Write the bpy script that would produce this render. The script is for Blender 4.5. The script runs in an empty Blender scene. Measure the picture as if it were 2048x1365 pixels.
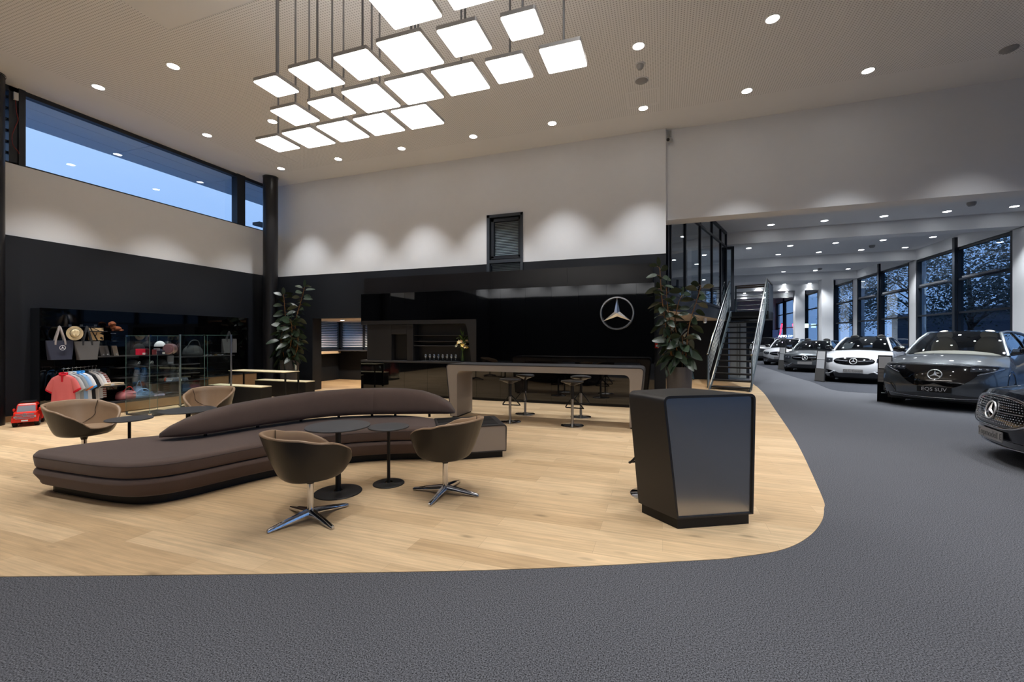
import bpy, math, random
from mathutils import Vector, Matrix
from mathutils.geometry import delaunay_2d_cdt
random.seed(7)
SC = bpy.context.scene
COL = SC.collection
PI = math.pi
# ---------------------------------------------------------------- camera model (pixels of a 2048x1365 frame)
FPX, U0, V0, HC = 868.0, 1024.0, 678.0, 1.5
YAW = math.atan(301 / 868.0)
CY, SY = math.cos(YAW), math.sin(YAW)
def ray(u, v):
    r = (u - U0) / FPX
    return (-SY + r * CY, CY + r * SY, (V0 - v) / FPX)
def onz(u, v, z=0.0):
    a = ray(u, v); d = (z - HC) / a[2]
    return Vector((a[0] * d, a[1] * d, z))
def ony(u, v, y):
    a = ray(u, v); d = y / a[1]
    return Vector((a[0] * d, y, HC + a[2] * d))
def onx(u, v, x):
    a = ray(u, v); d = x / a[0]
    return Vector((x, a[1] * d, HC + a[2] * d))
def lin(c):
    c = c / 255.0
    return c / 12.92 if c <= 0.04045 else ((c + 0.055) / 1.055) ** 2.4
def rgb(r, g, b):
    return (lin(r), lin(g), lin(b), 1.0)
# ---------------------------------------------------------------- materials
def new_mat(name):
    m = bpy.data.materials.new(name); m.use_nodes = True
    nt = m.node_tree
    return m, nt, nt.nodes['Principled BSDF']
def mat(name, col, rough=0.5, metal=0.0, spec=0.5, coat=0.0, emit=None, es=0.0, noise=0.0, nscale=40.0, bump=0.0, aniso=0.0, sheen=0.0):
    m, nt, b = new_mat(name)
    c = rgb(*col) if max(col) > 1.001 else (*col, 1.0)
    b.inputs['Base Color'].default_value = c
    b.inputs['Roughness'].default_value = rough
    b.inputs['Metallic'].default_value = metal
    b.inputs['Specular IOR Level'].default_value = spec
    b.inputs['Coat Weight'].default_value = coat
    b.inputs['Coat Roughness'].default_value = 0.03
    if sheen: b.inputs['Sheen Weight'].default_value = sheen
    if aniso: b.inputs['Anisotropic'].default_value = aniso
    if emit:
        b.inputs['Emission Color'].default_value = (*emit, 1.0)
        b.inputs['Emission Strength'].default_value = es
    if noise or bump:
        tc = nt.nodes.new('ShaderNodeTexCoord')
        n = nt.nodes.new('ShaderNodeTexNoise')
        n.inputs['Scale'].default_value = nscale
        n.inputs['Detail'].default_value = 4.0
        nt.links.new(tc.outputs['Object'], n.inputs['Vector'])
        if noise:
            mx = nt.nodes.new('ShaderNodeMix'); mx.data_type = 'RGBA'
            mx.inputs[6].default_value = tuple(max(0, x * (1 - noise)) for x in c[:3]) + (1,)
            mx.inputs[7].default_value = tuple(min(1, x * (1 + noise)) for x in c[:3]) + (1,)
            nt.links.new(n.outputs['Fac'], mx.inputs[0])
            nt.links.new(mx.outputs[2], b.inputs['Base Color'])
        if bump:
            bp = nt.nodes.new('ShaderNodeBump'); bp.inputs['Strength'].default_value = bump
            bp.inputs['Distance'].default_value = 0.004
            nt.links.new(n.outputs['Fac'], bp.inputs['Height'])
            nt.links.new(bp.outputs['Normal'], b.inputs['Normal'])
    return m
def glass(name, tint=(1, 1, 1), refl=1.0, ior=1.45, base=0.0):
    m = bpy.data.materials.new(name); m.use_nodes = True
    nt = m.node_tree; nt.nodes.clear()
    out = nt.nodes.new('ShaderNodeOutputMaterial')
    tr = nt.nodes.new('ShaderNodeBsdfTransparent'); tr.inputs['Color'].default_value = (*tint, 1)
    gl = nt.nodes.new('ShaderNodeBsdfGlossy'); gl.inputs['Roughness'].default_value = 0.0
    gl.inputs['Color'].default_value = (0.95, 0.98, 1.0, 1)
    fr = nt.nodes.new('ShaderNodeFresnel'); fr.inputs['IOR'].default_value = ior
    ge = nt.nodes.new('ShaderNodeNewGeometry'); io = nt.nodes.new('ShaderNodeMapRange')
    io.inputs['To Min'].default_value = ior; io.inputs['To Max'].default_value = 1.0 / ior
    nt.links.new(ge.outputs['Backfacing'], io.inputs['Value']); nt.links.new(io.outputs[0], fr.inputs['IOR'])
    mu = nt.nodes.new('ShaderNodeMath'); mu.operation = 'MULTIPLY_ADD'; mu.use_clamp = True
    mu.inputs[1].default_value = refl; mu.inputs[2].default_value = base
    mx = nt.nodes.new('ShaderNodeMixShader')
    nt.links.new(fr.outputs[0], mu.inputs[0]); nt.links.new(mu.outputs[0], mx.inputs[0])
    nt.links.new(tr.outputs[0], mx.inputs[1]); nt.links.new(gl.outputs[0], mx.inputs[2])
    nt.links.new(mx.outputs[0], out.inputs['Surface'])
    return m
def emis(name, col, s):
    m = bpy.data.materials.new(name); m.use_nodes = True
    nt = m.node_tree; nt.nodes.clear()
    out = nt.nodes.new('ShaderNodeOutputMaterial')
    e = nt.nodes.new('ShaderNodeEmission'); e.inputs['Color'].default_value = (*col, 1); e.inputs['Strength'].default_value = s
    nt.links.new(e.outputs[0], out.inputs['Surface'])
    return m
# ---------------------------------------------------------------- mesh builder
class MB:
    def __init__(s):
        s.v = []; s.f = []; s.mi = []; s.M = None; s.m = 0
    def add(s, vs, fs):
        o = len(s.v)
        if s.M is not None:
            vs = [s.M @ Vector(p) for p in vs]
        s.v += [tuple(p) for p in vs]
        for f in fs:
            s.f.append([i + o for i in f]); s.mi.append(s.m)
        return s
    def box(s, x0, x1, y0, y1, z0, z1):
        vs = [(x, y, z) for z in (z0, z1) for x, y in ((x0, y0), (x1, y0), (x1, y1), (x0, y1))]
        return s.add(vs, [(3, 2, 1, 0), (4, 5, 6, 7), (0, 1, 5, 4), (1, 2, 6, 5), (2, 3, 7, 6), (3, 0, 4, 7)])
    def hexa(s, b, t):
        return s.add(list(b) + list(t), [(3, 2, 1, 0), (4, 5, 6, 7), (0, 1, 5, 4), (1, 2, 6, 5), (2, 3, 7, 6), (3, 0, 4, 7)])
    def loft(s, rings, cap=True, closed=True):
        n = len(rings[0]); vs = [p for r in rings for p in r]; fs = []
        for i in range(len(rings) - 1):
            for j in range(n if closed else n - 1):
                k = (j + 1) % n
                fs.append((i * n + j, i * n + k, (i + 1) * n + k, (i + 1) * n + j))
        if cap:
            fs.append(tuple(range(n - 1, -1, -1))); fs.append(tuple((len(rings) - 1) * n + j for j in range(n)))
        return s.add(vs, fs)
    def prism(s, pts, z0, z1):
        return s.loft([[(x, y, z0) for x, y in pts], [(x, y, z1) for x, y in pts]])
    def prismy(s, pts, y0, y1):
        return s.loft([[(x, y1, z) for x, z in pts], [(x, y0, z) for x, z in pts]])
    def prismx(s, pts, x0, x1):
        return s.loft([[(x0, y, z) for y, z in pts], [(x1, y, z) for y, z in pts]])
    def lathe(s, prof, c=(0, 0), n=32, axis='z', ring=False):
        rings = []
        if ring: prof = list(prof) + [prof[0]]
        for r, z in prof:
            ring = []
            for k in range(n):
                a = 2 * PI * k / n; p, q = r * math.cos(a), r * math.sin(a)
                if axis == 'z': ring.append((c[0] + p, c[1] + q, z))
                elif axis == 'y': ring.append((c[0] + q, z, c[1] + p))
                else: ring.append((z, c[0] + p, c[1] + q))
            rings.append(ring)
        return s.loft(rings, cap=not ring)
    def tube(s, path, r, n=8, closed=False, cap=True):
        P = [Vector(p) for p in path]; N = len(P); R = r if isinstance(r, (list, tuple)) else [r] * N
        rings = []; up = None
        for i in range(N):
            if closed: t = P[(i + 1) % N] - P[i - 1]
            else: t = P[min(i + 1, N - 1)] - P[max(i - 1, 0)]
            t = t.normalized() if t.length > 1e-9 else Vector((0, 0, 1))
            if up is None:
                up = Vector((0, 0, 1)) if abs(t.z) < 0.9 else Vector((1, 0, 0))
            a = up - t * up.dot(t)
            if a.length < 1e-6: a = t.orthogonal()
            a.normalize(); b = t.cross(a); up = a
            rings.append([P[i] + (a * math.cos(2 * PI * k / n) + b * math.sin(2 * PI * k / n)) * R[i] for k in range(n)])
        if closed:
            rings.append(rings[0]); return s.loft(rings, cap=False)
        return s.loft(rings, cap=cap)
    def grid(s, P):
        n, m = len(P), len(P[0]); vs = [p for r in P for p in r]
        return s.add(vs, [(i * m + j, i * m + j + 1, (i + 1) * m + j + 1, (i + 1) * m + j) for i in range(n - 1) for j in range(m - 1)])
    def ball(s, c, rx, ry=None, rz=None, n=16, m=10, z0=-1.0):
        ry = ry or rx; rz = rz or rx; rings = []
        a0 = math.asin(z0)
        for i in range(m + 1):
            a = a0 + (PI / 2 - a0) * i / m
            cr = max(math.cos(a), 1e-3)
            rings.append([(c[0] + rx * cr * math.cos(2 * PI * k / n), c[1] + ry * cr * math.sin(2 * PI * k / n), c[2] + rz * math.sin(a)) for k in range(n)])
        return s.loft(rings)
    def build(s, name, mt, parent=None, smooth=None, bevel=0.0, seg=2, sub=0, solid=0.0, world=False, wn=False):
        off = parent.matrix_basis.inverted() if (world and parent is not None) else None
        vs = [tuple(off @ Vector(p)) for p in s.v] if off is not None else s.v
        me = bpy.data.meshes.new(name); me.from_pydata(vs, [], s.f); me.validate(); me.update()
        for x in (mt if isinstance(mt, (list, tuple)) else [mt]): me.materials.append(x)
        if len(me.polygons) == len(s.mi): me.polygons.foreach_set('material_index', s.mi)
        import bmesh
        b = bmesh.new(); b.from_mesh(me); bmesh.ops.recalc_face_normals(b, faces=b.faces); b.to_mesh(me); b.free()
        if smooth is not None:
            me.polygons.foreach_set('use_smooth', [True] * len(me.polygons))
            for pg in me.polygons:
                if len(pg.vertices) > 60: pg.use_smooth = False
            if smooth < 179: me.set_sharp_from_angle(angle=math.radians(smooth))
        o = bpy.data.objects.new(name, me); COL.objects.link(o)
        if parent is not None: o.parent = parent
        if solid:
            d = o.modifiers.new('solid', 'SOLIDIFY'); d.thickness = solid; d.offset = 0
        if bevel:
            d = o.modifiers.new('bevel', 'BEVEL'); d.width = bevel; d.segments = seg; d.limit_method = 'ANGLE'; d.angle_limit = math.radians(40)
        if wn:
            d = o.modifiers.new('weighted', 'WEIGHTED_NORMAL'); d.keep_sharp = True
        if sub:
            d = o.modifiers.new('sub', 'SUBSURF'); d.levels = sub; d.render_levels = sub
        return o
def tag(o, label, cat, group=None, kind=None):
    o['label'] = label; o['category'] = cat
    if group: o['group'] = group
    if kind: o['kind'] = kind
    return o
def struct(o):
    o['kind'] = 'structure'; return o
def thing(name, label, cat, loc=(0, 0, 0), rz=0.0, group=None):
    o = bpy.data.objects.new(name, None); COL.objects.link(o)
    o.empty_display_size = 0.1
    o.location = loc; o.rotation_euler = (0, 0, rz)
    o.matrix_basis = Matrix.Translation(Vector(loc)) @ Matrix.Rotation(rz, 4, 'Z')
    return tag(o, label, cat, group)
def dup(o, loc, rz, label):
    kids = [x for x in bpy.data.objects if x.parent == o]
    r = o.copy(); COL.objects.link(r)
    r.matrix_basis = Matrix.Translation(Vector(loc)) @ Matrix.Rotation(rz, 4, 'Z')
    r['label'] = label
    for ch in kids:
        gk = [x for x in bpy.data.objects if x.parent == ch]
        c = ch.copy(); COL.objects.link(c); c.parent = r
        for g in gk:
            d = g.copy(); COL.objects.link(d); d.parent = c
    return r
def catmull(pts, n=8, closed=False):
    P = [Vector(p) for p in pts]; N = len(P); out = []
    for i in range(N if closed else N - 1):
        p0 = P[(i - 1) % N] if closed or i > 0 else P[0] * 2 - P[1]
        p1 = P[i]; p2 = P[(i + 1) % N]
        p3 = P[(i + 2) % N] if closed or i + 2 < N else P[-1] * 2 - P[-2]
        for k in range(n):
            t = k / n
            out.append(0.5 * ((2 * p1) + (p2 - p0) * t + (2 * p0 - 5 * p1 + 4 * p2 - p3) * t * t + (3 * p1 - p0 - 3 * p2 + p3) * t ** 3))
    if not closed: out.append(P[-1])
    return out
def resample(pts, n):
    P = [Vector(p) for p in pts]; L = [0]
    for i in range(1, len(P)): L.append(L[-1] + (P[i] - P[i - 1]).length)
    out = []; j = 0
    for k in range(n):
        t = L[-1] * k / (n - 1)
        while j < len(P) - 2 and L[j + 1] < t: j += 1
        d = L[j + 1] - L[j]
        out.append(P[j].lerp(P[j + 1], (t - L[j]) / d if d > 1e-9 else 0))
    return out
def interp(xs, ys, x):
    if x <= xs[0]: return ys[0]
    for i in range(1, len(xs)):
        if x <= xs[i]:
            return ys[i - 1] + (ys[i] - ys[i - 1]) * (x - xs[i - 1]) / (xs[i] - xs[i - 1])
    return ys[-1]
def inset(poly, d):
    n = len(poly); out = []
    A = sum(poly[i - 1][0] * poly[i][1] - poly[i][0] * poly[i - 1][1] for i in range(n))
    sg = 1 if A > 0 else -1
    for i in range(n):
        a, b = Vector(poly[i - 1][:2]), Vector(poly[(i + 1) % n][:2])
        t = (b - a).normalized(); nn = Vector((-t.y, t.x)) * sg
        out.append((poly[i][0] + nn.x * d, poly[i][1] + nn.y * d))
    return out
def rounded(corners, rad, k=6):
    """round the corners of a closed polygon (any dimension)"""
    P = [Vector(p) for p in corners]; n = len(P); out = []
    for i in range(n):
        r = rad[i] if isinstance(rad, (list, tuple)) else rad
        a, b, c = P[i - 1], P[i], P[(i + 1) % n]
        if r <= 0: out.append(b); continue
        u, w = (a - b), (c - b)
        ru = min(r, u.length * 0.49); rw = min(r, w.length * 0.49)
        p0, p2 = b + u.normalized() * ru, b + w.normalized() * rw
        for q in range(k + 1):
            t = q / k
            out.append(p0 * (1 - t) ** 2 + b * 2 * t * (1 - t) + p2 * t * t)
    return out
def text_mb(body, size, depth=0.002, align='CENTER'):
    c = bpy.data.curves.new('lettering', 'FONT'); c.body = body; c.size = size; c.extrude = depth
    c.align_x = align; c.align_y = 'CENTER'; c.resolution_u = 3
    o = bpy.data.objects.new('lettering', c); COL.objects.link(o)
    bpy.context.view_layer.update()
    dg = bpy.context.evaluated_depsgraph_get()
    me = bpy.data.meshes.new_from_object(o.evaluated_get(dg))
    vs = [v.co.copy() for v in me.vertices]; fs = [list(p.vertices) for p in me.polygons]
    bpy.data.objects.remove(o); bpy.data.curves.remove(c); bpy.data.meshes.remove(me)
    return vs, fs
def star(mb, R, depth, tube=0.06, M=None):
    """three pointed star in a ring, lying in the local XZ plane and facing -Y"""
    old = mb.M; mb.M = M
    mb.tube([(R * math.cos(2 * PI * k / 48), 0, R * math.sin(2 * PI * k / 48)) for k in range(48)], R * tube, n=8, closed=True)
    for k in range(3):
        a = PI / 2 + k * 2 * PI / 3
        d = Vector((math.cos(a), 0, math.sin(a))); q = Vector((-math.sin(a), 0, math.cos(a)))
        w = R * 0.17; tip = d * R * 0.97
        l = d * R * 0.10 + q * w; r = d * R * 0.10 - q * w
        f = Vector((0, -depth, 0)); bk = Vector((0, depth * 0.4, 0))
        mb.add([f, l, tip, r, bk], [(0, 2, 1), (0, 3, 2), (1, 2, 4), (3, 4, 2), (0, 1, 4), (0, 4, 3)])
    mb.M = old
    return mb

# ---------------------------------------------------------------- material library
M = {}
M['white'] = mat('white_plaster', (0.80, 0.81, 0.83), 0.75, spec=0.25, noise=0.02, nscale=6)
M['ceil'] = mat('white_ceiling', (0.84, 0.845, 0.85), 0.85, spec=0.2)
M['black_wall'] = mat('black_wall_paint', (27, 30, 36), 0.5, spec=0.35, noise=0.06, nscale=8)
M['column'] = mat('black_lacquer_column', (24, 23, 25), 0.35, spec=0.4)
M['frame'] = mat('anthracite_aluminium', (58, 64, 72), 0.45, spec=0.4)
M['frame_dark'] = mat('dark_window_frame', (36, 41, 49), 0.45, spec=0.4)
M['bgloss'] = mat('black_gloss_glass', (3, 3, 4), 0.03, spec=0.75)
M['bpanel'] = mat('black_matt_panel', (20, 19, 21), 0.28, spec=0.35)
M['ggrey'] = mat('graphite_laminate', (32, 31, 32), 0.45, spec=0.35)
M['black'] = mat('matt_black', (14, 14, 15), 0.5, spec=0.35)
M['rubber'] = mat('black_rubber', (12, 12, 12), 0.7, spec=0.3)
M['star'] = mat('satin_chrome', (215, 215, 218), 0.2, metal=1.0)
M['chrome'] = mat('chrome', (205, 205, 208), 0.08, metal=1.0)
M['steel'] = mat('brushed_steel', (150, 150, 152), 0.28, metal=1.0)
M['stair'] = mat('grey_painted_steel', (92, 104, 110), 0.35, spec=0.5)
M['rail'] = mat('satin_steel_rail', (170, 172, 172), 0.22, metal=1.0)
M['tread'] = mat('dark_stair_tread', (40, 40, 42), 0.4)
M['tan'] = mat('tan_leather', (150, 124, 98), 0.42, spec=0.4, noise=0.06, nscale=18)
M['shell'] = mat('dark_brown_shell', (38, 33, 29), 0.38, spec=0.4)
M['seam'] = mat('seam_brown', (82, 66, 50), 0.6)  # dark brown of the stitched seams
M['ttop'] = mat('slate_table_top', (62, 63, 67), 0.45, spec=0.4)
M['tbase'] = mat('black_powder_coat', (18, 18, 19), 0.45, spec=0.4)
M['taupe'] = mat('taupe_metallic_laminate', (146, 136, 127), 0.38, spec=0.4, noise=0.03, nscale=60)
M['lam_dark'] = mat('dark_grey_laminate', (50, 49, 51), 0.4, spec=0.4)
M['brush'] = mat('brushed_metal_panel', (158, 158, 158), 0.27, metal=0.9, aniso=0.3)
M['mono'] = mat('anthracite_lacquer', (40, 38, 37), 0.45, spec=0.4)
M['pale_top'] = mat('pale_oak_top', (214, 200, 165), 0.5, noise=0.05, nscale=12)
M['leaf'] = mat('rubber_plant_leaf', (40, 54, 38), 0.36, spec=0.5, noise=0.35, nscale=5)
M['stem'] = mat('plant_stem', (120, 84, 48), 0.7)
M['pot'] = mat('graphite_planter', (66, 63, 63), 0.5, noise=0.05)
M['soil'] = mat('potting_soil', (35, 27, 20), 0.95)
M['glass'] = glass('clear_glass', (0.96, 0.985, 0.98), 0.8)
M['glass_edge'] = mat('glass_edge_green', (96, 128, 124), 0.1, spec=0.6)
M['win'] = glass('window_glass', (0.9, 0.95, 1.0), 1.0)
M['win_dark'] = glass('tinted_facade_glass', (0.82, 0.9, 0.97), 1.0, base=0.02)
M['box_glass'] = glass('mezzanine_glass', (0.7, 0.77, 0.82), 1.2, base=0.05)
M['carglass'] = glass('car_glass', (0.22, 0.24, 0.25), 1.2, base=0.03)
M['carglass_clear'] = glass('light_car_glass', (0.6, 0.62, 0.63), 1.1, base=0.02)
M['win_front'] = glass('shopfront_glass', (0.35, 0.4, 0.45), 1.0, base=0.02)
M['led'] = emis('downlight_lens', (1.0, 0.97, 0.92), 30.0)
M['led_cool'] = emis('cool_downlight_lens', (0.95, 0.98, 1.0), 30.0)
M['panel_light'] = emis('light_panel_diffuser', (1.0, 0.955, 0.90), 10.5)
M['panel_fill'] = emis('ceiling_fill_glow', (1.0, 0.96, 0.93), 4.2)  # added glow for the panel tops, lifts the ceiling brightness
M['badge'] = mat('badge_silver', (228, 228, 230), 0.3, metal=0.55)
M['panel_frame'] = mat('light_panel_frame', (190, 186, 182), 0.35, metal=0.6)
M['red'] = mat('red_plastic', (196, 38, 26), 0.25, spec=0.5)
M['silver_pl'] = mat('silver_plastic', (170, 172, 178), 0.25, metal=0.7)
M['paper'] = mat('white_paper', (215, 216, 218), 0.6)
def wood_floor():
    m, nt, b = new_mat('light_oak_planks')
    N, L = nt.nodes.new, nt.links.new
    tc = N('ShaderNodeTexCoord')
    br = N('ShaderNodeTexBrick'); br.offset = 0.37
    br.inputs['Scale'].default_value = 1.0; br.inputs['Brick Width'].default_value = 1.25; br.inputs['Row Height'].default_value = 0.19
    br.inputs['Mortar Size'].default_value = 0.0011; br.inputs['Bias'].default_value = 0.0
    br.inputs['Color1'].default_value = rgb(216, 188, 150); br.inputs['Color2'].default_value = rgb(194, 164, 126)
    br.inputs['Mortar'].default_value = rgb(178, 152, 120)
    L(tc.outputs['Object'], br.inputs['Vector'])
    def noise(sx, sy, scale, det, lo, hi):
        mp = N('ShaderNodeMapping'); mp.inputs['Scale'].default_value = (sx, sy, 1)
        n = N('ShaderNodeTexNoise'); n.inputs['Scale'].default_value = scale; n.inputs['Detail'].default_value = det
        n.inputs['Distortion'].default_value = 0.4
        L(tc.outputs['Object'], mp.inputs['Vector']); L(mp.outputs[0], n.inputs['Vector'])
        r = N('ShaderNodeMapRange'); r.inputs['From Min'].default_value = 0.3; r.inputs['From Max'].default_value = 0.7
        r.inputs['To Min'].default_value = lo; r.inputs['To Max'].default_value = hi
        L(n.outputs['Fac'], r.inputs['Value']); return r
    g1 = noise(0.7, 16, 2.2, 6, 0.80, 1.10)
    g2 = noise(2.0, 60, 3.0, 4, 0.93, 1.05)
    g3 = noise(1.2, 2.6, 2.6, 3, 0.94, 1.06)
    kn = N('ShaderNodeTexVoronoi'); kn.inputs['Scale'].default_value = 1.0
    mp = N('ShaderNodeMapping'); mp.inputs['Scale'].default_value = (1.4, 4.2, 1)
    L(tc.outputs['Object'], mp.inputs['Vector']); L(mp.outputs[0], kn.inputs['Vector'])
    kr = N('ShaderNodeMapRange'); kr.inputs['From Min'].default_value = 0.03; kr.inputs['From Max'].default_value = 0.12
    kr.inputs['To Min'].default_value = 0.58; kr.inputs['To Max'].default_value = 1.0
    L(kn.outputs['Distance'], kr.inputs['Value'])
    def mul(a, bb):
        q = N('ShaderNodeMath'); q.operation = 'MULTIPLY'; L(a, q.inputs[0]); L(bb, q.inputs[1]); return q.outputs[0]
    f = mul(mul(g1.outputs[0], g2.outputs[0]), mul(g3.outputs[0], kr.outputs[0]))
    vm = N('ShaderNodeVectorMath'); vm.operation = 'SCALE'
    L(br.outputs['Color'], vm.inputs[0]); L(f, vm.inputs['Scale'])
    L(vm.outputs[0], b.inputs['Base Color'])
    b.inputs['Roughness'].default_value = 0.42; b.inputs['Specular IOR Level'].default_value = 0.3
    return m
def carpet(name, col, var):
    m, nt, b = new_mat(name)
    N, L = nt.nodes.new, nt.links.new
    tc = N('ShaderNodeTexCoord')
    n = N('ShaderNodeTexNoise'); n.inputs['Scale'].default_value = 150; n.inputs['Detail'].default_value = 3
    n2 = N('ShaderNodeTexNoise'); n2.inputs['Scale'].default_value = 0.6; n2.inputs['Detail'].default_value = 2
    L(tc.outputs['Object'], n.inputs['Vector']); L(tc.outputs['Object'], n2.inputs['Vector'])
    cr = N('ShaderNodeValToRGB')
    c = rgb(*col)
    cr.color_ramp.elements[0].position = 0.33; cr.color_ramp.elements[0].color = tuple(x * (1 - var) for x in c[:3]) + (1,)
    cr.color_ramp.elements[1].position = 0.68; cr.color_ramp.elements[1].color = tuple(x * (1 + var) for x in c[:3]) + (1,)
    L(n.outputs['Fac'], cr.inputs[0])
    mr = N('ShaderNodeMapRange'); mr.inputs['To Min'].default_value = 0.92; mr.inputs['To Max'].default_value = 1.08
    L(n2.outputs['Fac'], mr.inputs['Value'])
    vm = N('ShaderNodeVectorMath'); vm.operation = 'SCALE'
    L(cr.outputs[0], vm.inputs[0]); L(mr.outputs[0], vm.inputs['Scale']); L(vm.outputs[0], b.inputs['Base Color'])
    bp = N('ShaderNodeBump'); bp.inputs['Strength'].default_value = 0.3; bp.inputs['Distance'].default_value = 0.003
    L(n.outputs['Fac'], bp.inputs['Height']); L(bp.outputs[0], b.inputs['Normal'])
    b.inputs['Roughness'].default_value = 0.95; b.inputs['Specular IOR Level'].default_value = 0.1
    return m
def perforated():
    m, nt, b = new_mat('perforated_acoustic_board')
    N, L = nt.nodes.new, nt.links.new
    tc = N('ShaderNodeTexCoord'); sp = N('ShaderNodeSeparateXYZ'); L(tc.outputs['Object'], sp.inputs[0])
    def fr(o):
        a = N('ShaderNodeMath'); a.operation = 'MULTIPLY'; a.inputs[1].default_value = 2 * PI / 0.04
        c = N('ShaderNodeMath'); c.operation = 'SINE'
        L(o, a.inputs[0]); L(a.outputs[0], c.inputs[0]); return c.outputs[0]
    ml = N('ShaderNodeMath'); ml.operation = 'ADD'; L(fr(sp.outputs[0]), ml.inputs[0]); L(fr(sp.outputs[1]), ml.inputs[1])
    mr = N('ShaderNodeMapRange'); mr.inputs['From Min'].default_value = 0.7; mr.inputs['From Max'].default_value = 1.3
    mr.inputs['To Min'].default_value = 1.0; mr.inputs['To Max'].default_value = 0.55
    L(ml.outputs[0], mr.inputs['Value'])
    vm = N('ShaderNodeVectorMath'); vm.operation = 'SCALE'; vm.inputs[0].default_value = (0.88, 0.885, 0.89)
    L(mr.outputs[0], vm.inputs['Scale']); L(vm.outputs[0], b.inputs['Base Color'])
    b.inputs['Roughness'].default_value = 0.85
    return m
def fabric(name, col):
    m, nt, b = new_mat(name)
    N, L = nt.nodes.new, nt.links.new
    tc = N('ShaderNodeTexCoord'); c = rgb(*col)
    n = N('ShaderNodeTexNoise'); n.inputs['Scale'].default_value = 260; n.inputs['Detail'].default_value = 2
    n2 = N('ShaderNodeTexNoise'); n2.inputs['Scale'].default_value = 9; n2.inputs['Detail'].default_value = 3
    L(tc.outputs['Object'], n.inputs['Vector']); L(tc.outputs['Object'], n2.inputs['Vector'])
    mx = N('ShaderNodeMix'); mx.data_type = 'RGBA'
    mx.inputs[6].default_value = tuple(x * 0.72 for x in c[:3]) + (1,); mx.inputs[7].default_value = tuple(x * 1.28 for x in c[:3]) + (1,)
    ad = N('ShaderNodeMath'); ad.operation = 'MULTIPLY_ADD'; ad.inputs[1].default_value = 0.3
    L(n2.outputs['Fac'], ad.inputs[0])
    sc = N('ShaderNodeMath'); sc.operation = 'MULTIPLY'; sc.inputs[1].default_value = 0.7
    L(n.outputs['Fac'], sc.inputs[0]); L(sc.outputs[0], ad.inputs[2]); L(ad.outputs[0], mx.inputs[0])
    L(mx.outputs[2], b.inputs['Base Color'])
    bp = N('ShaderNodeBump'); bp.inputs['Strength'].default_value = 0.25; bp.inputs['Distance'].default_value = 0.002
    L(n.outputs['Fac'], bp.inputs['Height']); L(bp.outputs[0], b.inputs['Normal'])
    b.inputs['Roughness'].default_value = 0.85; b.inputs['Specular IOR Level'].default_value = 0.2
    b.inputs['Sheen Weight'].default_value = 0.15
    return m
M['wood'] = wood_floor()
M['carpet'] = carpet('grey_carpet', (86, 87, 92), 0.85)
M['carpet_dark'] = carpet('dark_grey_carpet', (60, 62, 68), 0.6)
M['perf'] = perforated()
M['sofa'] = fabric('brown_upholstery', (86, 71, 65))
M['woodpl'] = mat('oak_plinth', (150, 116, 80), 0.5, noise=0.15, nscale=7)
M['soffit'] = mat('warm_soffit', (0.70, 0.64, 0.58), 0.7)
def paint(name, col, metal=0.35, rough=0.3):
    return mat(name, col, rough, metal=metal, spec=0.5, coat=1.0)
# ---------------------------------------------------------------- camera and world
cam = bpy.data.cameras.new('camera'); cam.sensor_width = 36.0; cam.lens = FPX / 2048 * 36
cam.shift_y = -(682.5 - V0) / 2048; cam.clip_end = 300
camo = bpy.data.objects.new('camera', cam); COL.objects.link(camo)
camo.location = (0, 0, HC); camo.rotation_euler = (PI / 2, 0, YAW)
SC.camera = camo
SC.view_settings.view_transform = 'Standard'; SC.view_settings.look = 'None'
SC.view_settings.gamma = 1.0; SC.view_settings.use_curve_mapping = False
SC.view_settings.exposure = -0.12
cy = SC.cycles
cy.max_bounces = 8; cy.diffuse_bounces = 4; cy.glossy_bounces = 5; cy.transparent_max_bounces = 24; cy.transmission_bounces = 6
cy.caustics_reflective = False; cy.caustics_refractive = False
cy.sample_clamp_indirect = 6.0; cy.use_denoising = True; cy.blur_glossy = 0.3
w = bpy.data.worlds.new('dusk_sky'); SC.world = w; w.use_nodes = True
nt = w.node_tree; bg = nt.nodes['Background']
tc = nt.nodes.new('ShaderNodeTexCoord'); sp = nt.nodes.new('ShaderNodeSeparateXYZ'); cr = nt.nodes.new('ShaderNodeValToRGB')
nt.links.new(tc.outputs['Generated'], sp.inputs[0])
nz = nt.nodes.new('ShaderNodeTexNoise'); nz.inputs['Scale'].default_value = 2.2; nz.inputs['Detail'].default_value = 5
mp = nt.nodes.new('ShaderNodeMapping'); mp.inputs['Scale'].default_value = (1, 1, 3.5)
nt.links.new(tc.outputs['Generated'], mp.inputs['Vector']); nt.links.new(mp.outputs[0], nz.inputs['Vector'])
ma = nt.nodes.new('ShaderNodeMath'); ma.operation = 'MULTIPLY_ADD'; ma.inputs[1].default_value = 0.16
nt.links.new(nz.outputs['Fac'], ma.inputs[0]); nt.links.new(sp.outputs['Z'], ma.inputs[2])
nt.links.new(ma.outputs[0], cr.inputs[0])
el = cr.color_ramp.elements
el[0].position = 0.0; el[0].color = rgb(140, 172, 222)
el[1].position = 0.85; el[1].color = rgb(96, 146, 220)
e = el.new(0.2); e.color = rgb(150, 188, 240)
e = el.new(0.42); e.color = rgb(182, 212, 252)
e = el.new(0.62); e.color = rgb(150, 192, 246)
nt.links.new(cr.outputs[0], bg.inputs['Color']); bg.inputs['Strength'].default_value = 1.25

XL, YB, ZC = -11.1, 10.0, 6.07          # left wall, back wall, hall ceiling
XR, ZR = 10.15, 5.28                    # glazed right wall, car hall ceiling
ZB = onx(12, 470, XL).z                 # top of black wainscot
ZW = onx(12, 324, XL).z                 # sill of clerestory window
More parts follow.
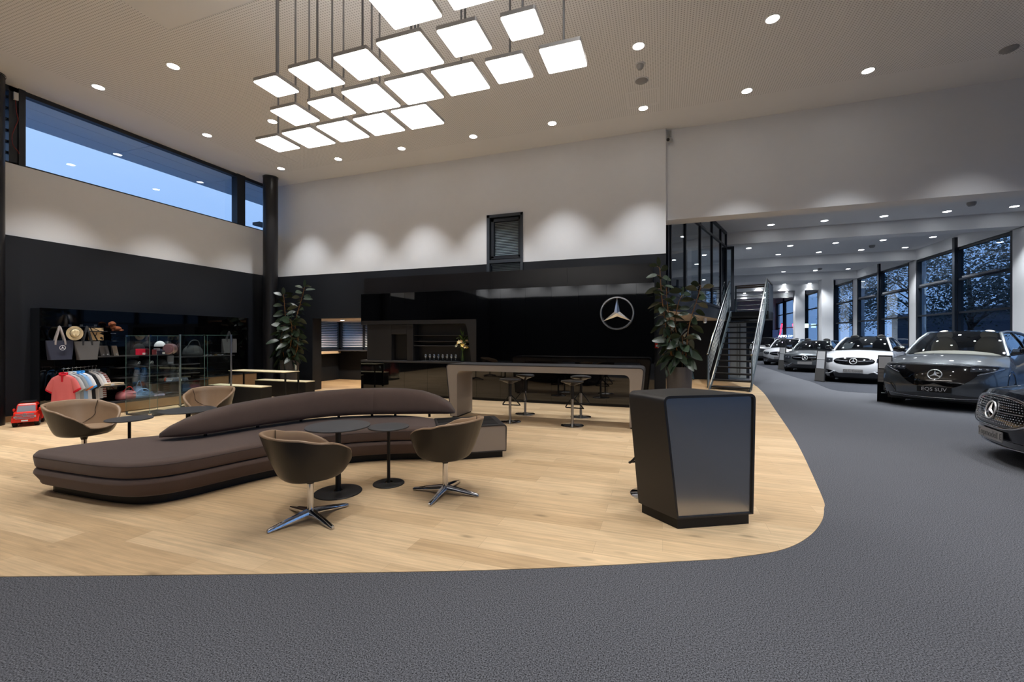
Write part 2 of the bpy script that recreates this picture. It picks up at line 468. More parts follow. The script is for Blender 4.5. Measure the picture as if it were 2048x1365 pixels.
# ---------------------------------------------------------------- floors
f = MB(); f.box(-11.6, XR + 0.3, -8, 48, -0.1, 0.0)
struct(f.build('floor', M['carpet']))
edge = [onz(u, v) for u, v in [(0, 1155), (500, 1150), (1000, 1141), (1400, 1122), (1480, 1115), (1560, 1102), (1610, 1080), (1640, 1050), (1648, 1020), (1640, 985), (1590, 880), (1550, 820), (1530, 790), (1515, 775)]]
pts = [(p.x, p.y) for p in catmull(edge[1:], 8)]
f = MB()
f.prism([(-11.35, -1.2), (-3.937, 1.524)] + pts + [(2.9, 17.4), (-11.35, 17.4)], 0.0, 0.004)
struct(f.build('floor', M['wood']))
dk = [onz(u, v) for u, v in [(1556, 744), (1590, 755), (1623, 764), (1645, 773), (1665, 780), (1693, 784), (1725, 786), (1753, 787.5)]]
pts = [(p.x, p.y) for p in catmull(dk, 6)]
f = MB(); f.prism([(5.6, 40)] + pts + [(7.0, 13.6), (10.1, 12.6), (10.1, 40)], 0.0, 0.003)
struct(f.build('floor', M['carpet_dark']))
# ---------------------------------------------------------------- left wall with clerestory
f = MB(); f.m = 0; f.box(XL - 0.3, XL + 0.03, -8, YB + 0.4, 0, ZB); f.box(XL - 0.05, XL + 0.03, -8, 1.5, ZB, 4.25)
f.m = 1; f.box(XL - 0.3, XL, -8, YB + 0.4, ZB, ZW); f.box(XL - 0.3, XL, -8, 2.6, ZW, ZC + 0.3)
f.m = 1; f.box(XL - 0.3, XL, 2.6, YB + 0.4, ZC, ZC + 0.3)
struct(f.build('wall_left', [M['black_wall'], M['white']]))
f = MB(); f.box(XL + 0.03, XL + 0.05, 3.9, 4.75, 0.004, 0.11)
struct(f.build('baseboard_left', M['woodpl']))
def my(u): return onx(u, 400, XL).y
W = thing('window_1', 'long clerestory window strip high on the left wall', 'window', (XL, 6.5, ZW)); W['kind'] = 'structure'
f = MB()
f.box(XL - 0.16, XL - 0.02, 2.6, YB, ZC - 0.085, ZC); f.box(XL - 0.16, XL - 0.02, 2.6, YB, ZW, ZW + 0.03)
for a, b in ((37, 51), (474, 490)):
    f.box(XL - 0.2, XL + 0.01, my(a), my(b), ZW, ZC)
f.box(XL - 0.2, XL - 0.02, my(19), my(37), ZW, ZC)
for k in range(1, 7):
    z = ZW + (ZC - ZW) * k / 7; f.box(XL - 0.13, XL - 0.06, 2.6, my(20), z - 0.02, z + 0.02)
f.build('window_frame', M['frame_dark'], W, world=True)
f = MB(); f.box(XL - 0.10, XL - 0.09, 2.6, YB, ZW + 0.03, ZC - 0.085)
f.build('window_pane', M['win'], W, world=True)
# eaves outside
xe = onz(51.5, 254, ZC).x
f = MB(); 
for i in range(3):
    a = XL - 0.2 + (xe - XL + 0.2) * i / 3; b = XL - 0.2 + (xe - XL + 0.2) * (i + 1) / 3
    for y0, y1 in ((-2, 6.9), (6.92, 9.1), (9.12, 16)):
        f.box(b + 0.012, a, y0, y1, ZC, ZC + 0.12)
struct(f.build('trim_1', mat('white_eaves_panel', (226, 230, 234), 0.5)))
t = thing('roof_floodlight', 'small dark floodlight on arm outside the clerestory window by corner column', 'floodlight', tuple(onx(520, 452, XL - 0.9)))
p = onx(520, 452, XL - 0.9)
f = MB(); f.box(p.x - 0.15, p.x + 0.15, p.y - 0.14, p.y + 0.2, p.z, p.z + 0.09); f.build('head', M['frame_dark'], t, world=True)
f = MB(); f.tube([(p.x, p.y + 0.2, p.z + 0.04), (p.x, p.y + 0.34, p.z - 0.05), (p.x, p.y + 0.34, p.z - 0.9)], 0.03); f.build('bracket', M['frame_dark'], t, world=True)
# ---------------------------------------------------------------- back wall
XJ = ony(625, 690, YB).x; XE = 0.07; XA = -6.4
wx0, wx1 = ony(974, 431, YB).x, ony(1046, 425, YB).x
wz1 = 4.565; wz0 = 2.2; ZA = 2.09
zb2 = ony(1300, 509, YB).z
f = MB()
f.m = 0
f.box(XL, XJ, YB, YB + 0.35, 0, ZA); f.box(XA, XE, YB, YB + 0.35, 0, ZA)
f.box(XL, wx0, YB, YB + 0.35, ZA, zb2); f.box(wx1, XE, YB, YB + 0.35, ZA, zb2); f.box(wx0, wx1, YB, YB + 0.35, ZA, wz0)
f.m = 1
f.box(XL, wx0, YB, YB + 0.35, zb2, ZC + 0.3); f.box(wx1, XE, YB, YB + 0.35, zb2, ZC + 0.3); f.box(wx0, wx1, YB, YB + 0.35, wz1, ZC + 0.3)
struct(f.build('wall_back', [M['black_wall'], M['white']]))
W = thing('window_2', 'narrow interior window with drawn venetian blind above the bar', 'window', (wx0, YB, wz0)); W['kind'] = 'structure'
f = MB(); zt = 3.37
f.box(wx0, wx0 + 0.075, YB - 0.03, YB + 0.1, wz0, wz1); f.box(wx1 - 0.06, wx1, YB - 0.03, YB + 0.1, wz0, wz1)
f.box(wx0, wx1, YB - 0.03, YB + 0.1, wz1 - 0.07, wz1); f.box(wx0, wx1, YB - 0.02, YB + 0.1, zt, zt + 0.08)
f.build('window_frame', M['frame'], W, world=True)
f = MB(); 
for a, b, c, d in ((wx0 + 0.11, wx0 + 0.18, zt + 0.12, wz1 - 0.1), (wx1 - 0.12, wx1 - 0.06, zt + 0.12, wz1 - 0.1), (wx0 + 0.11, wx1 - 0.06, wz1 - 0.17, wz1 - 0.1), (wx0 + 0.11, wx1 - 0.06, zt + 0.1, zt + 0.17)):
    f.box(a, b, YB + 0.0, YB + 0.08, c, d)
f.build('sash', M['frame_dark'], W, world=True)
f = MB(); f.box(wx0 + 0.07, wx1 - 0.06, YB + 0.045, YB + 0.05, wz0, wz1 - 0.08); f.build('window_pane', M['win'], W, world=True)
f = MB()
nsl = 56
for k in range(nsl):
    z = wz0 + 0.05 + (wz1 - 0.2 - wz0) * k / (nsl - 1)
    f.add([(wx0 + 0.1, YB + 0.10, z - 0.013), (wx1 - 0.08, YB + 0.10, z - 0.013), (wx1 - 0.08, YB + 0.118, z + 0.013), (wx0 + 0.1, YB + 0.118, z + 0.013)], [(0, 1, 2, 3)])
f.build('blind', mat('grey_blind_slat', (150, 154, 148), 0.5), W, world=True)
f = MB(); f.box(wx0 - 0.2, wx1 + 0.2, YB + 0.34, YB + 0.36, wz0, wz1); struct(f.build('wall_back', M['ggrey']))
# ---------------------------------------------------------------- alcove behind the back wall
XA0, YA = -11.3, 13.1
f = MB(); f.m = 0
f.box(XA0 - 0.2, XA0, YB + 0.35, YA + 0.2, 0, 1.1); f.box(XA0, XA + 0.2, YA, YA + 0.2, 0, 1.1)
f.box(XA0 - 0.2, XA0, YB + 0.35, 11.45, 1.1, 2.3); f.box(-8.3, XA + 0.2, YA, YA + 0.2, 1.1, 2.3)
f.box(XA, XA + 0.2, YB + 0.35, YA, 0, 2.3)
f.m = 1; f.box(XA0 - 0.2, XA + 0.2, YB + 0.35, YA + 0.2, 2.12, 2.3)
struct(f.build('wall_alcove', [M['black_wall'], M['soffit']]))
W = thing('window_3', 'corner window with half open blinds in the alcove', 'window', (XA0, YA, 1.1)); W['kind'] = 'structure'
f = MB()
for y in (11.45, 11.82, YA - 0.06): f.box(XA0 - 0.12, XA0, y, y + 0.1, 1.1, 2.12)
for x in (XA0, XA0 + 1.02, XA0 + 1.9): f.box(x, x + 0.08, YA, YA + 0.12, 1.1, 2.12)
f.box(XA0 - 0.12, XA0, 11.45, YA, 1.1, 1.17); f.box(XA0, -8.3, YA, YA + 0.12, 1.1, 1.17)
f.build('window_frame', M['frame_dark'], W, world=True)
f = MB(); f.box(XA0 - 0.09, XA0 - 0.085, 11.45, YA, 1.1, 2.12); f.box(XA0, -8.3, YA + 0.085, YA + 0.09, 1.1, 2.12)
f.build('window_pane', M['win'], W, world=True)
f = MB()
for k in range(15):
    z = 1.2 + 0.062 * k
    f.add([(XA0 - 0.02, 11.52, z), (XA0 - 0.02, YA - 0.08, z), (XA0 - 0.065, YA - 0.08, z + 0.034), (XA0 - 0.065, 11.52, z + 0.034)], [(0, 1, 2, 3)])
    f.add([(XA0 + 0.1, YA + 0.02, z), (-8.35, YA + 0.02, z), (-8.35, YA + 0.065, z + 0.034), (XA0 + 0.1, YA + 0.065, z + 0.034)], [(0, 1, 2, 3)])
f.build('blind', mat('white_blind_slat', (222, 224, 228), 0.5), W, world=True)
f = MB(); f.box(XA0, XA0 + 0.35, 10.9, YA - 0.35, 0.98, 1.06)
tag(f.build('wall_shelf', mat('pale_wood_shelf', (190, 168, 142), 0.5)), 'pale wooden shelf below the alcove side window', 'shelf')
f = MB(); f.box(XA0, -8.6, YA - 0.5, YA, 1.06, 1.1); tag(f.build('window_counter', M['lam_dark']), 'dark counter top below the far alcove window', 'counter')
# ---------------------------------------------------------------- hall ceiling
f = MB(); f.m = 0
f.box(XL - 0.3, XR + 0.3, -8, YB + 0.55, ZC + 0.002, ZC + 0.2)
f.m = 1
k = (ZC - 1.5) / 4.7
px0, py0, py1 = -10.15 * k, -7.5, 9.45 * k
# perforated field with a smooth panel strip under the pendants
f.box(px0, -6.9, py0, py1, ZC - 0.004, ZC + 0.002); f.box(-6.9, -2.4, 4.4, py1, ZC - 0.004, ZC + 0.002); f.box(-2.4, 9.6, py0, py1, ZC - 0.004, ZC + 0.002)
struct(f.build('ceiling', [M['ceil'], M['perf']]))
f = MB(); c = onz(1286, 196, ZC); [f.box(c.x + a, c.x + b, c.y + d, c.y + e, ZC - 0.008, ZC + 0.004) for a, b, d, e in ((-.3, .3, -.3, -.25), (-.3, .3, .25, .3), (-.3, -.25, -.25, .25), (.25, .3, -.25, .25))]
tag(f.build('access_panel', M['ceil']), 'square flush access panel in the ceiling above the emblem', 'panel')
f = MB(); c = onz(560, 320, ZC); [f.box(c.x + a, c.x + b, c.y + d, c.y + e, ZC - 0.008, ZC + 0.004) for a, b, d, e in ((-.3, .3, -.3, -.25), (-.3, .3, .25, .3), (-.3, -.25, -.25, .25), (.25, .3, -.25, .25))]
tag(f.build('access_panel', M['ceil']), 'square flush access panel in the ceiling near the corner column', 'panel')
# ---------------------------------------------------------------- header over the car hall opening, front and right walls
f = MB(); f.box(XE, XR + 0.3, YB + 0.1, YB + 0.53, 4.10, ZC + 0.3)
struct(f.build('wall_header', M['white']))
f = MB(); f.m = 0; f.box(XL - 0.3, 2.2, -8.3, -8, 0, 4.25); f.box(2.2, 8.2, -8.3, -8, 4.0, 4.25); f.box(8.2, XR + 0.3, -8.3, -8, 0, 4.25); f.m = 1; f.box(XL - 0.3, XR + 0.3, -8.3, -8, 4.25, ZC + 0.3)
struct(f.build('wall_front', [M['black_wall'], M['white']]))
W = thing('window_4', 'wide glazed shop front behind the viewer', 'window', (5.2, -8, 0)); W['kind'] = 'structure'
f = MB()
for i in range(5):
    x = 2.2 + i * 1.477; f.box(x, x + 0.09, -8.15, -8.0, 0, 4.0)
for z in (0.02, 1.2, 2.6, 3.92): f.box(2.2, 8.2, -8.12, -8.02, z, z + 0.08)
f.build('window_frame', M['frame_dark'], W, world=True)
f = MB(); f.box(2.2, 8.2, -8.08, -8.075, 0, 4.0); f.build('window_pane', M['win_front'], W, world=True)
f = MB(); f.box(XR, XR + 0.3, -8, YB + 0.6, 4.83, ZC + 0.3)
struct(f.build('wall_right', M['white']))
# ---------------------------------------------------------------- car hall: ceiling, beams, piers, glazing
BY = [17.1 + 5.9 * i for i in range(5)]; BW = 0.52
f = MB(); f.box(XE - 6.4, XR + 0.3, YB + 0.53, 47, ZR, ZR + 0.2); struct(f.build('ceiling', M['white']))
f = MB()
for y in BY:
    f.box(XE, XR + 0.3, y, y + BW, 4.85, ZR)
f.box(XR, XR + 0.3, YB + 0.5, 47, 4.83, ZR)
struct(f.build('ceiling_beam', M['white']))
f = MB()
for y in BY:
    f.box(XR, XR + 0.35, y, y + BW, 0, 4.85)
f.box(8.5, 9.05, BY[2], BY[2] + BW, 0, 4.85); f.box(8.68, 9.25, BY[3], BY[3] + BW, 0, 4.85)
f.box(XR, XR + 0.35, YB + 0.1, YB + 0.6, 0, 4.85)
struct(f.build('wall_pier', M['white']))
bays = [(-8.0, -2.0), (-2.0, 4.0), (4.0, YB + 0.1), (YB + 0.6, BY[0])] + [(BY[i] + BW, BY[i + 1]) for i in range(4)] + [(BY[4] + BW, 47)]
for i, (y0, y1) in enumerate(bays):
    W = thing('window_%d' % (5 + i), 'tall dark framed facade window bay %d from the front' % (i + 1), 'window', (XR, (y0 + y1) / 2, 0)); W['kind'] = 'structure'
    f = MB(); ym = (y0 + y1) / 2
    for y, q in ((y0, 0.1), (ym - 0.09, 0.18), (y1 - 0.1, 0.1)): f.box(XR + 0.0, XR + 0.16, y, y + q, 0, 4.83)
    for z in (0.0, 1.2, 2.42, 3.62, 4.73): f.box(XR + 0.02, XR + 0.14, y0, y1, z, z + 0.07)
    f.box(XR - 0.09, XR + 0.02, ym - 0.07, ym + 0.07, 0, 5.2)
    f.build('window_frame', M['frame_dark'], W, world=True)
    f = MB(); f.box(XR + 0.08, XR + 0.085, y0, y1, 0, 4.83); f.build('window_pane', M['win_dark'], W, world=True)
    if 3 <= i <= 5:
        f = MB()
        for a, b in ((y0 + 0.5, ym - 0.5), (ym + 0.5, y1 - 0.5)):
            f.box(XR - 0.1, XR - 0.02, a, b, 3.66, 3.73)
        f.build('window_opener', M['silver_pl'], W, world=True)
# car hall end and left side
f = MB(); f.box(-1, XR + 0.3, 47, 47.3, 0, ZR); struct(f.build('wall_end', M['white']))
YD = 17.4
f = MB(); f.m = 0; f.box(XE - 0.35, 2.25, YD, YD + 0.2, 0, 2.16); f.box(XE - 0.35, XE, YB + 0.35, YD, 0, 2.16)
f.m = 0; f.box(2.92, 3.1, YD + 1.0, 47, 0, 2.5); f.m = 1; f.box(-1.2, -1.0, 20, 47, 2.5, ZR); f.box(-1.0, 3.1, 20.0, 47, 2.3, 2.5)
struct(f.build('wall_recess', [M['black_wall'], M['white']]))
# ---------------------------------------------------------------- lamps
P_HALL, P_CAR = 360.0, 450.0
def spot(loc, power, col, size, blend=0.55, rad=0.05, parent=None):
    l = bpy.data.lights.new('downlight_beam', 'SPOT'); l.energy = power; l.color = col
    l.spot_size = math.radians(size); l.spot_blend = blend; l.shadow_soft_size = rad
    o = bpy.data.objects.new('downlight_beam', l); COL.objects.link(o)
    if parent is not None:
        o.parent = parent; o.location = (0, 0, -0.03)
    elif loc: o.location = loc
    return o
ORD = ['first', 'second', 'third', 'fourth', 'fifth', 'sixth', 'seventh', 'eighth', 'ninth']
DL = thing('ceiling_downlight', 'x', 'ceiling light', (0, 0, 0), 0, 'recessed downlights in the hall ceiling')
f = MB(); f.lathe([(0.085, -0.004), (0.105, -0.006), (0.108, 0.0), (0.085, 0.0)], n=28, ring=True); f.build('trim_ring', mat('white_lamp_trim', (225, 225, 222), 0.4), DL, smooth=40)
f = MB(); f.lathe([(0.001, -0.003), (0.085, -0.003), (0.085, 0.0), (0.001, 0.0)], n=24); f.build('lens', M['led'], DL, smooth=40)
DLC = thing('ceiling_downlight', 'x', 'ceiling light', (0, 0, 0), 0, 'recessed downlights in the car hall ceiling')
f = MB(); f.lathe([(0.095, -0.004), (0.115, -0.006), (0.118, 0.0), (0.095, 0.0)], n=28, ring=True); f.build('trim_ring', bpy.data.materials['white_lamp_trim'], DLC, smooth=40)
f = MB(); f.lathe([(0.001, -0.003), (0.095, -0.003), (0.095, 0.0), (0.001, 0.0)], n=24); f.build('lens', M['led_cool'], DLC, smooth=40)
kz = (ZC - 1.5) / 4.7
xs = [-9.94, -8.0, -6.08, -4.15, -2.27, -0.37, 1.51, 3.40]
first = True
spots = [(x, 9.22, 0) for x in xs] + [(-9.92, 7.15, 1), (-7.96, 7.16, 1), (-0.364, 7.24, 1), (1.526, 7.27, 1)] + [(-9.94, 5.12, 2), (-7.96, 5.15, 2)]
cnt = {}
for x, y, row in spots:
    cnt[row] = cnt.get(row, 0) + 1
    if row == 0: lb = 'recessed ceiling spotlight, %s from the clerestory window in the row along the back wall' % ORD[cnt[0] - 1]
    elif row == 1: lb = ['recessed ceiling spotlight midway along the clerestory window', 'recessed ceiling spotlight just behind the rods of the light panel cluster', 'recessed ceiling spotlight in front of the round smoke detector', 'recessed ceiling spotlight topmost in view, between light panels and car hall'][cnt[1] - 1]
    else: lb = ['recessed ceiling spotlight closest to the near end of the clerestory window', 'recessed ceiling spotlight on plain ceiling between near clerestory window and light panels'][cnt[2] - 1]
    loc = (x * kz, y * kz, ZC - 0.004)
    if first: o = DL; o.matrix_basis = Matrix.Translation(Vector(loc)); o['label'] = lb; first = False
    else: o = dup(DL, loc, 0, lb)
    spot(None, P_HALL * (1.05 if row == 0 else (1.6 if x < -9 else 0.8)), (0.98, 0.98, 0.98) if row else (0.96, 0.98, 1.0), 72, 0.7, 0.05).location = (loc[0], loc[1], loc[2] - 0.05)
# the rest of the hall's downlight grid, outside the frame: lamps only
for x, y in [(3.4, 7.25), (-9.94, 3.1), (-9.94, 1.1), (-8, 3.1), (-8, 1.1), (5.3, 9.25), (5.3, 7.25), (3.4, 5.2), (5.3, 5.2), (1.5, 5.2), (1.5, 3.1), (3.4, 3.1), (5.3, 3.1), (-0.37, 3.1), (1.5, 1.0), (-2.3, 1.0), (-6.1, 1.0), (5.3, 1.0), (-0.37, -1), (-4.2, -1), (3.4, -1), (-8, -1)]:
    spot(None, P_HALL * (1.5 if x < -9 else 0.8), (0.98, 0.98, 0.98), 76, 0.7, 0.05).location = (x * kz, y * kz, ZC - 0.05)
for x in range(-10, 9, 2):  # unseen row of spots added to light the front wall's white band
    spot(None, P_HALL * 1.3, (0.98, 0.98, 0.98), 110, 0.7, 0.05).location = (x, -7.0, ZC - 0.05)
rows = [16.4, 20.35, 22.3, 28.15, 34.6, 40.4]
cx = [3.40, 4.90, 6.45, 7.98, 9.49]
vis = {0: [0, 1, 2, 3, 4], 1: [0, 1, 2, 3, 4], 2: [1, 2, 3, 4], 3: [2, 3, 4], 4: [2, 3, 4], 5: [2, 3, 4]}
beam_txt = ['row ahead of the first ceiling beam', 'row behind the first ceiling beam', 'row ahead of the second ceiling beam', 'row ahead of the third ceiling beam', 'row ahead of the fourth ceiling beam', 'row ahead of the last ceiling beam']
first = True
for r, y in enumerate(rows):
    for n, i in enumerate(reversed(vis[r])):
        lb = 'car hall downlight, %s from the windows in the %s' % (ORD[n], beam_txt[r])
        loc = (cx[i], y, ZR)
        if first: o = DLC; o.matrix_basis = Matrix.Translation(Vector(loc)); o['label'] = lb; first = False
        else: o = dup(DLC, loc, 0, lb)
        spot(None, P_CAR * (0.1 if i == 4 and r >= 3 else 1.0), (0.93, 0.97, 1.0), 95, 0.6, 0.05).location = (loc[0], loc[1], loc[2] - 0.05)
for y in (12.4, 14.45, 26.2, 32.6):
    for x in cx[1:]:
        spot(None, P_CAR, (0.93, 0.97, 1.0), 95, 0.6, 0.05).location = (x, y, ZR - 0.05)
# ---------------------------------------------------------------- square pendant panels
KP = 2.6; ZP = 1.5 + KP
grid = {'a': [(-1.445, 0.118), (-1.243, 0.146), (-1.036, 0.146), (-0.831, 0.174), (-0.624, 0.144), (-0.422, 0.115)],
        'b': [(-1.553, 0.146), (-1.350, 0.144), (-1.146, 0.174), (-0.939, 0.175), (-0.734, 0.175), (-0.535, 0.145), (-0.332, 0.147)],
        'c': [(-1.864, 0.148), (-1.663, 0.177), (-1.454, 0.175), (-1.248, 0.173), (-1.042, 0.177)]}
rowy = {'a': 1.320, 'b': 1.519, 'c': 1.712, 'd': 1.121}
k_ = 780 / 2048
d1 = onz(460 + 1095 * k_, 98 * k_, 2.5); d1b = onz(460 + 888 * k_, 147 * k_, 2.5)
d2 = onz(460 + 1385 * k_, 0, 2.5); d2b = onz(460 + 1210 * k_, 47 * k_, 2.5)
grid['d'] = [((d1.x + d1b.x) / 2, 0.176), ((d2.x + d2b.x) / 2, 0.150)]
dy = {'d': None}
rn = {'a': 'second row', 'b': 'third row', 'c': 'lowest row', 'd': 'topmost row'}
for key in 'dabc':
    for i, (ux, s) in enumerate(grid[key]):
        x, y = ux * KP, rowy[key] * KP; h = s * KP / 2
        if key == 'd': y = ((d1.y + d1b.y) / 2 if i == 0 else (d2.y + d2b.y) / 2) * KP - h
        t = thing('pendant_light_panel', 'square light panel, %s from clerestory in the %s of the cluster' % (ORD[i], rn[key]), 'light panel', (x, y, ZP), 0, 'square light panels of the ceiling cluster')
        q = rounded([(-h, -h), (h, -h), (h, h), (-h, h)], 0.02, 4)
        f = MB(); f.loft([[(p.x, p.y, 0.0) for p in q], [(p.x, p.y, 0.035) for p in q]]); f.build('frame', M['panel_frame'], t, smooth=35)
        q = rounded([(-h + .006, -h + .006), (h - .006, -h + .006), (h - .006, h - .006), (-h + .006, h - .006)], 0.018, 4)
        f = MB(); f.loft([[(p.x, p.y, -0.006) for p in q], [(p.x, p.y, 0.002) for p in q]]); f.build('diffuser', M['panel_light'], t)
        f = MB(); f.box(-h + .03, h - .03, -h + .03, h - .03, 0.035, 0.039); f.build('top_fill_glow', M['panel_fill'], t)  # added glowing sheet on top, brightens the ceiling above
        f = MB(); f.tube([(0, 0, 0.035), (0, 0, ZC - ZP)], 0.011); f.tube([(0, 0, ZC - ZP - 0.03), (0, 0, ZC - ZP)], 0.04, n=16); f.build('rod', M['steel'], t, smooth=40)
# ---------------------------------------------------------------- ceiling fittings
c = onz(1280, 128, ZC)
t = thing('ceiling_sensor', 'small white dome sensor on ceiling above round smoke detector', 'sensor', (c.x, c.y, ZC))
f = MB(); f.lathe([(0.06, -0.004), (0.06, -0.05), (0.035, -0.09), (0.002, -0.1)], n=20); f.build('dome', mat('grey_sensor_dome', (150, 150, 150), 0.4), t, smooth=40)
f = MB(); f.lathe([(0.075, -0.004), (0.075, -0.02), (0.002, -0.02)], n=20); f.build('base', M['white'], t, smooth=40)
c = onz(1283, 160, ZC)
t = thing('smoke_detector', 'flat round grey detector on ceiling beside the square access panel', 'smoke detector', (c.x, c.y, ZC))
f = MB(); f.lathe([(0.11, -0.004), (0.11, -0.02), (0.08, -0.04), (0.002, -0.045)], n=24); f.build('housing', bpy.data.materials['grey_sensor_dome'], t, smooth=40)
f = MB(); f.lathe([(0.11, -0.004), (0.11, -0.02), (0.12, -0.012), (0.12, -0.004)], n=24, ring=True); f.build('base', M['white'], t, smooth=40)
c = onz(2018, 97, ZC)
t = thing('smoke_detector', 'flat round detector on ceiling near the outer end of the header', 'smoke detector', (c.x, c.y, ZC))
f = MB(); f.lathe([(0.11, -0.004), (0.11, -0.02), (0.08, -0.04), (0.002, -0.045)], n=24); f.build('housing', bpy.data.materials['grey_sensor_dome'], t, smooth=40)
for u, v, lb in ((1943, 405, 'small grey detector on car hall ceiling directly behind the header'), (1744, 491, 'small grey detector between the second pair of car hall light rows'), (1640, 537, 'small grey detector by the third beam of the car hall')):
    c = onz(u, v, ZR)
    t = thing('smoke_detector', lb, 'smoke detector', (c.x, c.y, ZR), 0, 'detectors in the car hall')
    f = MB(); f.lathe([(0.1, 0), (0.1, -0.05), (0.07, -0.1), (0.002, -0.11)], n=18); f.build('housing', bpy.data.materials['grey_sensor_dome'], t, smooth=40)
# security camera on header
c = ony(1338, 262, YB + 0.1)
t = thing('security_camera', 'white bullet security camera where header meets the back wall', 'security camera', tuple(c))
f = MB(); f.box(c.x - 0.03, c.x + 0.05, c.y - 0.02, c.y, ZC - 0.16, ZC - 0.02); f.tube([(c.x, c.y - 0.01, ZC - 0.1), (c.x, c.y - 0.05, ZC - 0.2), (c.x + 0.01, c.y - 0.1, ZC - 0.24)], 0.016); f.build('bracket', mat('camera_housing', (170, 170, 165), 0.4), t, world=True)
f = MB(); f.tube([(c.x + 0.04, c.y - 0.03, ZC - 0.24), (c.x - 0.02, c.y - 0.24, ZC - 0.31)], 0.04, n=14); f.build('housing', bpy.data.materials['camera_housing'], t, smooth=40, world=True)
f = MB(); f.tube([(c.x - 0.02, c.y - 0.24, ZC - 0.31), (c.x - 0.0225, c.y - 0.25, ZC - 0.313)], 0.032, n=14); f.build('lens', M['black'], t, smooth=40, world=True)
# ---------------------------------------------------------------- columns
for (x, y, r, lb) in ((-10.90, 4.07, 0.2, 'round black steel column beside the red toy truck'), (ony(541, 600, 9.35).x, 9.35, 0.19, 'round black steel column in the corner beside the tall plant')):
    t = thing('round_column', lb, 'column', (x, y, 0))
    f = MB(); f.lathe([(r, 0.004), (r, ZC - 0.02)], n=40); f.build('shaft', M['column'], t, smooth=40)
    f = MB(); f.lathe([(r + 0.012, ZC - 0.02), (r + 0.012, ZC - 0.005)], n=40); f.build('cap', M['column'], t, smooth=40)
# ---------------------------------------------------------------- curved sofa
front = [(-5.66, 2.40), (-5.0, 2.405), (-4.62, 2.425), (-4.36, 2.49), (-4.17, 2.66), (-4.07, 2.9), (-3.97, 3.25), (-3.85, 3.58), (-3.68, 3.93), (-3.44, 4.22), (-3.12, 4.44), (-2.84, 4.57), (-2.58, 4.66)]
back = [(-2.93, 5.28), (-3.35, 5.36), (-3.8, 5.28), (-4.25, 5.0), (-4.62, 4.62), (-4.88, 4.15), (-5.06, 3.75), (-5.3, 3.45), (-5.52, 3.18), (-5.70, 2.85), (-5.79, 2.62), (-5.80, 2.48)]
fp = [(p.x, p.y) for p in catmull([(a, b, 0) for a, b in front], 7)]
bp_ = [(p.x, p.y) for p in catmull([(a, b, 0) for a, b in back], 7)]
i0_ = len(fp)
ends_ = rounded([fp[-2] + (0,), fp[-1] + (0,), bp_[0] + (0,), bp_[1] + (0,)], [0, 0.1, 0.1, 0], 6)
tip_ = rounded([bp_[-2] + (0,), bp_[-1] + (0,), fp[0] + (0,), fp[1] + (0,)], [0, 0.12, 0.12, 0], 6)
ring_ = [(p.x, p.y) for p in tip_[1:-1]] + fp[3:-2] + [(p.x, p.y) for p in ends_[1:-1]] + bp_[3:-2]
poly = [(p.x, p.y) for p in resample([(a, b, 0) for a, b in ring_ + [ring_[0]]], 260)[:-1]]
sofa = thing('curved_sofa', 'long curved dark brown fabric sofa across the wood floor', 'sofa', (-4.3, 3.6, 0.004))
def ribbon(prof):
    f = MB(); rings = [[(x, y, z) for x, y in inset(poly, d)] for d, z in prof]
    f.loft(rings, cap=False)
    for rg_ in (rings[0], rings[-1]):
        n = len(rg_); vs, es, fs, a, b, c = delaunay_2d_cdt([Vector(p[:2]) for p in rg_], [], [list(range(n))], 1, 1e-6)
        f.add([(p.x, p.y, rg_[0][2]) for p in vs], [list(q) for q in fs])
    return f
def crown(lo, hi, rb, rt, taper):
    prof = []
    for k in range(5):
        a = PI / 2 * k / 4; prof.append((taper + rb * (1 - math.sin(a)), lo + rb * (1 - math.cos(a))))
    for k in range(7):
        a = PI / 2 * k / 6; prof.append((rt * (1 - math.cos(a)), hi - rt + rt * math.sin(a)))
    prof += [(rt + 0.03, hi + 0.006), (rt + 0.06, hi + 0.009)]
    return prof
pl_ = [p for p in inset(poly, 0.14) if min((p[0] - q[0]) ** 2 + (p[1] - q[1]) ** 2 for q in poly) > 0.133 ** 2]
MB().prism(pl_, 0.0, 0.10).build('plinth', M['black'], sofa, smooth=40, world=True)
ribbon(crown(0.09, 0.262, 0.05, 0.045, 0.045)).build('base_cushion', M['sofa'], sofa, smooth=60, world=True)
ribbon(crown(0.268, 0.41, 0.03, 0.045, 0.01)).build('seat_cushion', M['sofa'], sofa, smooth=60, world=True)
f = MB(); q = inset(poly, 0.004); f.tube([(x, y, 0.378) for x, y in q], 0.0045, n=6, closed=True)
f.build('piping', mat('piping_brown', (62, 50, 47), 0.8), sofa, smooth=60, world=True)
cl = [(-5.04, 3.13), (-4.84, 3.36), (-4.74, 3.66), (-4.67, 3.95), (-4.53, 4.32), (-4.36, 4.66), (-4.08, 4.94), (-3.78, 5.11), (-3.33, 5.31), (-3.0, 5.43), (-2.76, 5.50)]
C = resample(catmull([(a, b, 0) for a, b in cl], 10), 90)
tops = ([0, 0.02, 0.06, 0.12, 0.2, 0.3, 0.45, 0.6, 0.72, 0.8, 0.87, 0.93, 0.975, 1.0], [0.50, 0.56, 0.63, 0.685, 0.73, 0.755, 0.785, 0.80, 0.805, 0.795, 0.76, 0.69, 0.60, 0.49])
